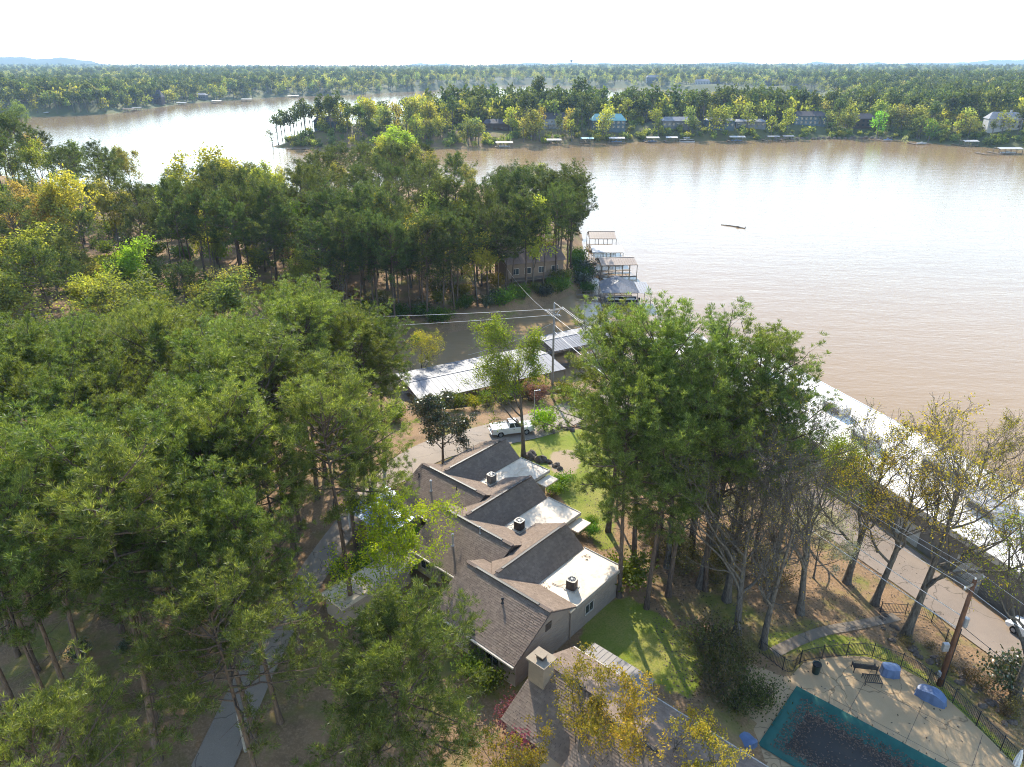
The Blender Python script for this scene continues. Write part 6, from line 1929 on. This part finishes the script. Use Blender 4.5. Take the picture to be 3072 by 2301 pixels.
far_house('white house with blue grey roof and chimney at the right end of the far shore', 2998, 512, 20, 13, 6.0, 'fwhite', 'rgrey', 4.2, -.3, False, True)
far_house('dark house on the pine island point', 985, 514, 16, 10, 4.6, 'fblue', 'rdark', 3)
far_house('pale house in the wood at the far left edge', 45, 900, 20, 11, 6, 'fwhite', 'rgrey', 3, .2)
far_house('dark steep roofed house on the left far shore', 460, 1010, 26, 14, 6, 'fbrown', 'rdark', 9, .1)
far_house('grey house on the left far shore beyond the steep roof', 600, 1150, 20, 12, 4.5, 'fgrey', 'rgrey', 3)
far_house('white house with red roof far beyond the island', 1305, 2260, 22, 14, 6, 'fwhite', 'rred', 5)
far_house('white house beside the red roof far beyond the island', 1245, 2220, 22, 14, 6, 'fwhite', 'rgrey', 4)
far_house('large grey house on the clearing beyond the second water', 2300, 1600, 42, 18, 9, 'fgrey', 'rdark', 6)
far_house('pale house at the clearing beyond the second water', 2105, 1660, 30, 14, 6, 'fwhite', 'rgrey', 4)
far_house('bluish roofed house above the clearing beyond the second water', 2140, 1820, 40, 16, 8, 'fblue', 'rgrey', 5)
far_house('grey house hidden in the trees beyond the second water', 1960, 1800, 34, 16, 8, 'fblue', 'rgrey', 5)
for px, D, w, d, roof, boat, lab in ((1512, 489, 11, 7, 'roofgrey', 'w', 'white roofed dock before the brown house'), (1662, 507, 10, 6, 'roofwhite', None, 'pink white roofed dock below the columned house'),
                                     (1762, 517, 9, 6, 'rteal', None, 'teal roofed boat shelter beside the teal house'), (1850, 520, 11, 7, 'roofwhite', 'b', 'scalloped white dock roof below the teal house'),
                                     (1958, 523, 9, 6, 'roofwhite', 'b', 'small white dock roof right of the teal house'), (2016, 524, 8, 6, 'roofwhite', None, 'second small white dock roof before the pale grey house'),
                                     (2212, 529, 11, 7, 'roofwhite', 'b', 'greenish white dock roof before the long flat house'), (2320, 531, 9, 6, 'roofgrey', None, 'dark open dock left of the stone bank'), (2365, 534, 8, 5, 'roofgrey', None, 'low grey dock by the stone bank'),
                                     (2668, 533, 9, 6, None, 'b', 'bare dock below the pink terrace'), (2770, 508, 10, 4, None, 'w', 'bare landing with a white skiff'), (2912, 498, 10, 6, 'roofwhite', None, 'white dock roof left of the white house'),
                                     (3030, 452, 14, 7, 'roofwhite', 'w', 'long white dock roof at the right edge'), (2985, 447, 10, 4, None, None, 'bare dock sticking out at the right edge'), (125, 815, 16, 8, 'roofwhite', None, 'pale dock roof at the far left shore'),
                                     (385, 880, 14, 8, 'roofbrown', None, 'brown dock roof on the left far shore'), (410, 905, 12, 7, 'roofgrey', None, 'grey dock roof beside the brown one on the left far shore'), (545, 1040, 14, 8, 'roofgrey', None, 'grey dock below the steep roof'),
                                     (650, 1090, 14, 8, 'roofwhite', None, 'white dock on the left far shore'), (740, 1150, 16, 8, 'roofgrey', None, 'small grey dock deep in the left arm'), (880, 1290, 18, 9, 'roofwhite', None, 'tiny white dock at the end of the left arm')):
    far_dock(lab, px, D, w, d, roof, boat)
ld = thing('landing_stage', 'bare wooden landing stage at the island point', 'dock', (far_xy(890, 478), 478, LAKE), .1)
MB().bx(-7, 7, -1, 1, .3, .6).build('deck', M['wood'], ld); MB().bx(3, 4.5, 1.01, 8, .3, .6).build('walkway', M['wood'], ld)
pb = pontoon((far_xy(2062, 526), 526, LAKE + .1), .05, 'long white pontoon boat before the pale grey house', True); pb.scale = (1.5, 1.2, 1.2)
for i in range(26):
    rr = random.Random(i)
    px_ = 2330 + 400 * i / 25; D = 541 + (px_ - 2330) * .04 if px_ < 2620 else 545
    x = far_xy(px_, D)
    m = MB(); m.lathe([(.2, -1.2), (1.3, -.9), (1.7, 0), (1.1, .9), (.2, 1.2)], (0, 0, 0), 7)
    o = m.build('bank_stone', M['stone']); o.location = (x, D + rr.uniform(-2, 2), LAKE + .5); o.rotation_euler = (rr.uniform(-.4, .4), rr.uniform(-.4, .4), rr.uniform(0, 6)); o.scale = (rr.uniform(.7, 1.5), rr.uniform(.7, 1.3), rr.uniform(.7, 1.2))
    tag(o, 'boulder of the stone bank on the opposite shore', 'boulder', 'boulders of the far stone bank')
mast = MB().tube([(0, 0, 0), (0, 0, 62)], [.9, .4], 6); 
for k in range(6): mast.tube([(-3, 0, 10 + k * 9), (3, 0, 10 + k * 9)], .25, 4)
mast = mast.build('radio_mast', M['steel']); mx_ = far_xy(911, 4500); mast.location = (mx_, 4500, gz(mx_, 4500)); tag(mast, 'thin radio mast on the horizon left of the middle', 'mast')
wt = thing('water_tower', 'tiny dark water tower on the horizon', 'water tower', (far_xy(1713, 4600), 4600, gz(far_xy(1713, 4600), 4600)))
MB().lathe([(2, 34), (7, 38), (8, 43), (6, 48), (1, 50)], (0, 0, 0), 14).build('tank', M['fgrey'], wt)
for a in range(5): MB().tube([(5 * math.cos(a * 1.257), 5 * math.sin(a * 1.257), 0), (5 * math.cos(a * 1.257), 5 * math.sin(a * 1.257), 40)], .4, 5).build('leg', M['fgrey'], wt)

# trees of the opposite shore that can be told apart
FT = {'p': 0, 'h': 0}
def front_tree(px, D, kind, h, lab, group, tint=None, w=1.0, mesh=None):
    x = far_xy(px, D)
    me = mesh or (RT.choice(PF[:3]) if kind == 'p' else RT.choice(PF[3:]) if kind == 't' else RT.choice(HF) if kind == 'h' else RT.choice(HFS))
    nom = 20 if kind == 'p' else 22 if kind == 't' else 15
    plant('pine_tree' if kind in 'pt' else 'hardwood_tree', 'pine tree' if kind in 'pt' else 'tree', me, x, D, lab, group, h / nom * w, h / nom, tint)
for i in range(20):
    front_tree(835 + i * 11 + RT.uniform(-6, 6), 492 + RT.uniform(0, 35), 't' if i % 4 else 'p', RT.uniform(19, 25), 'slender pine on the island point', 'pines on the island point', w=RT.uniform(.8, 1.1))
for i in range(14):
    front_tree(965 + i * 11 + RT.uniform(-6, 6), 500 + RT.uniform(0, 30), RT.choice('hhp'), RT.uniform(12, 19), 'leafy tree joining the island point to the opposite wood', 'trees behind the island point', RT.choice(((1, 1.1, .75), YELG, (.85, .9, .9))))
front_tree(815, 492, 's', 13, 'bare tree leaning at the tip of the island point', None, (.8, .7, .8))
for px, D, kd, h, lab, tint in ((1575, 520, 'p', 27, 'tall dark cedar left of the columned house', None), (1745, 540, 'p', 26, 'tall dark pine between the columned and the teal house', None), (1740, 600, 'p', 32, 'tallest pine above the columned house', None), (1615, 620, 'p', 31, 'tall round pine above the opposite wood', None),
                          (2635, 556, 'h', 19, 'vivid green tree beside the two gabled house', (.7, 1.35, .45)), (2790, 522, 'h', 16, 'green tree leaning over the right far bank', (.75, 1.2, .6)), (2975, 500, 'p', 12, 'dark round cedar before the white house', None), (2105, 560, 'p', 24, 'slim pine right of the pale grey house', None),
                          (1710, 532, 'h', 17, 'pale orange tree right of the columned house', ORA), (2360, 556, 'h', 17, 'pale yellow green tree left of the shaded dark house', YELG), (1620, 545, 'h', 15, 'pale tan tree left of the columned house', ORA)):
    front_tree(px, D, kd, h, lab, None, tint)
front_tree(2720, 520, 's', 8, 'white flowering bush on the far stone bank', None, (3, 2.8, 5))
TINTS = (YELG, YELG, (.85, .9, .9), (1.2, 1.1, .95), (1, 1.1, .75), (.8, .9, .8), (1.2, 1.3, .65), (1.3, 1.15, .9))
HOUSEPX = [(1610, 1712), (1768, 1880), (1450, 1530), (1935, 2100), (2105, 2300), (2370, 2480), (2520, 2620), (2950, 3045)]
n = 0
while n < 120:
    px = RT.uniform(1060, 3120)
    D = RT.uniform(498, 640) if px < 2600 else RT.uniform(480, 640)
    x = far_xy(px, D)
    s_ = float(sdf(x, D, FAR))
    if s_ < 3: continue
    if any(a < px < b for a, b in HOUSEPX) and D < 600 and RT.random() < .8: continue
    if 1880 < px < 2360 and D < 575 and RT.random() < .6: continue
    if n < 60: D = next((d_ for d_ in range(470, 640, 2) if float(sdf(far_xy(px, d_), float(d_), FAR)) > 4), D) + RT.uniform(0, 14); x = far_xy(px, D)
    k = RT.random()
    if k < .2: front_tree(px, D, RT.choice('pt'), RT.uniform(17, 24), 'dark pine in the wood of the opposite shore', 'pines of the opposite shore')
    elif k < .8: front_tree(px, D, 'h', RT.uniform(13, 22), 'leafy spring tree on the opposite shore', 'leafy trees of the opposite shore', RT.choice(TINTS), RT.uniform(.9, 1.2))
    else: front_tree(px, D, 's', RT.uniform(12, 20), 'thinly leafed tree on the opposite shore', 'thin trees of the opposite shore', RT.choice(TINTS))
    n += 1
for i in range(45):
    px = RT.uniform(1080, 1560); D = RT.uniform(500, 600); x = far_xy(px, D)
    if float(sdf(x, D, FAR)) < 4 or (1450 < px < 1530 and D < 545): continue
    front_tree(px, D, RT.choice('hhhps'), RT.uniform(12, 21), 'tree in the dense wood left of the columned house', 'dense wood behind the peninsula', RT.choice(TINTS))

# far woods as one mass, thinning into the distance
def wood_mass(name, label, pts, protos, seed, smin, smax):
    rng = np.random.default_rng(seed)
    me = bpy.data.meshes.new(name + '_points')
    P = np.array(pts, np.float32)
    me.vertices.add(len(P)); me.vertices.foreach_set('co', P.ravel())
    for nm, vals, ty in (('pick', rng.integers(0, len(protos), len(P)), 'INT'), ('size', rng.uniform(smin, smax, len(P)), 'FLOAT'), ('turn', rng.uniform(0, 6.28, len(P)), 'FLOAT')):
        a = me.attributes.new(nm, ty, 'POINT'); a.data.foreach_set('value', np.asarray(vals, np.int32 if ty == 'INT' else np.float32))
    ng = bpy.data.node_groups.new(name, 'GeometryNodeTree')
    ng.interface.new_socket('Geometry', in_out='INPUT', socket_type='NodeSocketGeometry'); ng.interface.new_socket('Geometry', in_out='OUTPUT', socket_type='NodeSocketGeometry')
    gi = ng.nodes.new('NodeGroupInput'); go = ng.nodes.new('NodeGroupOutput')
    join = ng.nodes.new('GeometryNodeGeometryToInstance')
    for o in protos:
        oi = ng.nodes.new('GeometryNodeObjectInfo'); oi.inputs['Object'].default_value = o; oi.inputs['As Instance'].default_value = True
        ng.links.new(oi.outputs['Geometry'], join.inputs[0])
    iop = ng.nodes.new('GeometryNodeInstanceOnPoints')
    iop.inputs['Pick Instance'].default_value = True
    gj = ng.nodes.new('GeometryNodeJoinGeometry')
    ng.nodes.remove(join)
    for nd_ in [q for q in ng.nodes if q.bl_idname == 'GeometryNodeObjectInfo']: ng.links.new(nd_.outputs['Geometry'], gj.inputs[0])
    ng.links.new(gi.outputs[0], iop.inputs['Points']); ng.links.new(gj.outputs[0], iop.inputs['Instance'])
    def attr(nm, ty):
        q = ng.nodes.new('GeometryNodeInputNamedAttribute'); q.data_type = ty; q.inputs['Name'].default_value = nm; return q.outputs['Attribute']
    ng.links.new(attr('pick', 'INT'), iop.inputs['Instance Index'])
    ng.links.new(attr('size', 'FLOAT'), iop.inputs['Scale'])
    cx = ng.nodes.new('ShaderNodeCombineXYZ'); ng.links.new(attr('turn', 'FLOAT'), cx.inputs['Z'])
    ng.links.new(cx.outputs[0], iop.inputs['Rotation'])
    ng.links.new(iop.outputs[0], go.inputs[0])
    o = objm(name, me)
    md = o.modifiers.new('woods', 'NODES'); md.node_group = ng
    return tag(o, label, 'woods', kind='stuff')
def one_mesh(nm, tc, tint=None):
    """trunk and crown joined for a tree of the mass; object kept out of the scene"""
    t_, c_ = tc
    V = []; F = []; mi = []; k = 0
    for j, me in enumerate((t_, c_)):
        v = np.empty(len(me.vertices) * 3, np.float32); me.vertices.foreach_get('co', v); v = v.reshape(-1, 3)
        l_ = np.empty(len(me.loops), np.int32); me.loops.foreach_get('vertex_index', l_)
        V.append(v); F.append(l_.reshape(-1, 4) + k); mi += [j] * (len(l_) // 4); k += len(v)
    me = mesh_np(nm, np.concatenate(V), [np.concatenate(F)], [t_.materials[0], c_.materials[0]], False, mi)
    return bpy.data.objects.new(nm, me)
def tinted(src, nm, tint):
    m = src.copy(); m.name = nm
    t = m.node_tree
    for n_ in t.nodes:
        if n_.bl_idname == 'ShaderNodeMix' and any(l_.from_node.bl_idname == 'ShaderNodeObjectInfo' for l_ in n_.inputs[7].links):
            l_ = n_.inputs[7].links[0]; t.links.remove(l_); n_.inputs[7].default_value = (*tint, 1)
    return m
LF = [tinted(M['leaf_far'], 'far_leaf_%d' % i, tt) for i, tt in enumerate((YELG, (.85, .9, .9), (1.15, 1.05, .95), (1.25, 1.25, .8), (.95, 1.1, .8), (.7, .85, .8)))]
FP = []
for i in range(8):
    if i < 6:
        tr, cr = make_far(800 + i, 'hard', 14, 5.2, 150, 1.6, 'leaf_far', 8)
        cr.materials.clear(); cr.materials.append(LF[i])
    else:
        tr, cr = make_far(800 + i, 'pine', 17, 4.4, 190, 1.6, 'pine_far', 8)
    FP.append(one_mesh('far_tree', (tr, cr)))
FP += [FP[6], FP[0]]
def mass_points(n, r0, r1, seed, power=1.0, okf=None, amax=.68):
    rng = np.random.default_rng(seed)
    out = []
    while sum(len(q) for q in out) < n:
        u = rng.random(6000); r = r0 * (r1 / r0) ** (u ** power)
        a = rng.uniform(-amax, amax, 6000)
        X = r * np.tan(a) * .95; Y = r
        d = land(X, Y)
        k = d > 5
        if okf is not None: k &= okf(X, Y)
        X, Y = X[k], Y[k]
        out.append(np.stack([X, Y, height(X, Y) - .5], -1))
    return np.concatenate(out)[:n]
CLEAR = [(far_xy(2105, 1620), 1600, 60, 70), (far_xy(2160, 1560), 1560, 50, 60), (far_xy(2300, 1560), 1540, 30, 45), (far_xy(1305, 2200), 2200, 45, 60), (far_xy(1245, 2150), 2170, 40, 60)]
def okfar(X, Y):
    k = (Y > 620) | (sdf(X, Y, FAR) > 42)
    k &= ~((sdf(X, Y, NEAR) > 0))
    for cx_2, cy_2, rx, ry in CLEAR: k &= ((X - cx_2) / rx) ** 2 + ((Y - cy_2) / ry) ** 2 > 1
    return k
wood_mass('far_woods', 'mixed spring woods covering the land behind the lake', mass_points(3300, 545, 1150, 11, 1.0, okfar), FP, 1, .7, 1.5)
wood_mass('distant_woods', 'hazy woods stretching to the horizon', mass_points(26000, 1100, 7800, 12, 1.1, okfar), FP, 2, .9, 1.6)
lft = [(far_xy(px, D), D) for px in np.linspace(-60, 560, 90) for D in (RT.uniform(815, 900), RT.uniform(880, 1000))]
lft = [(x, y, gz(x, y) - .4) for x, y in lft if float(sdf(x, y, BACK)) > 5]
wood_mass('shore_woods', 'dark pine wood along the left far shore', lft, [FP[6], FP[7], FP[6], FP[4]], 3, 1.0, 1.45)

rs = random.Random(43)
ed_ = []
while len(ed_) < 420:
    x = rs.uniform(-420, -40); y = rs.uniform(40, 430)
    if sdf1(x, y, NEAR) < 4 or px_of(x, y, gz(x, y) + 12)[0] > -120: continue
    ed_.append((x, y, gz(x, y) - .3))
wood_mass('side_woods', 'mixed woods carrying on beyond the left edge', ed_, FP, 6, .9, 1.4)
# shrubs on the banks of the opposite shore
sh_ = []
rs = random.Random(41)
while len(sh_) < 620:
    px = rs.uniform(850, 3150); D = rs.uniform(470, 585); x = far_xy(px, D); q = sdf1(x, D, FAR)
    if not 2 < q < 40: continue
    if any(a - 6 < px < b + 6 for a, b in HOUSEPX) and q > 16: continue
    sh_.append((x, D, gz(x, D) - .3))
SB = []
for i in range(4):
    tr, cr = make_bush(760 + i, 2.2, 3.0, 150, .9, 'leaf_far')
    cr.materials.clear(); cr.materials.append(LF[(0, 1, 5, 4)[i]])
    SB.append(one_mesh('far_bush', (tr, cr)))
wood_mass('shore_undergrowth', 'shrubs and undergrowth on the banks of the opposite shore', sh_, SB, 5, .6, 1.5)

# ------------------------------------------------------------------ haze
hzb = MB().bx(-9800, 9800, -200, 16500, LAKE - 4.5, 190)
vm = bpy.data.materials.new('thin_spring_haze'); vm.use_nodes = True
vt = vm.node_tree
for n_ in list(vt.nodes):
    if n_.bl_idname != 'ShaderNodeOutputMaterial': vt.nodes.remove(n_)
pv = vt.nodes.new('ShaderNodeVolumePrincipled')
pv.inputs['Color'].default_value = (.50, .69, .92, 1)
pv.inputs['Density'].default_value = 0.00009
pv.inputs['Anisotropy'].default_value = 0.0
vt.links.new(pv.outputs[0], vt.nodes['Material Output'].inputs['Volume'])
haze = tag(hzb.build('haze', vm), kind='stuff')
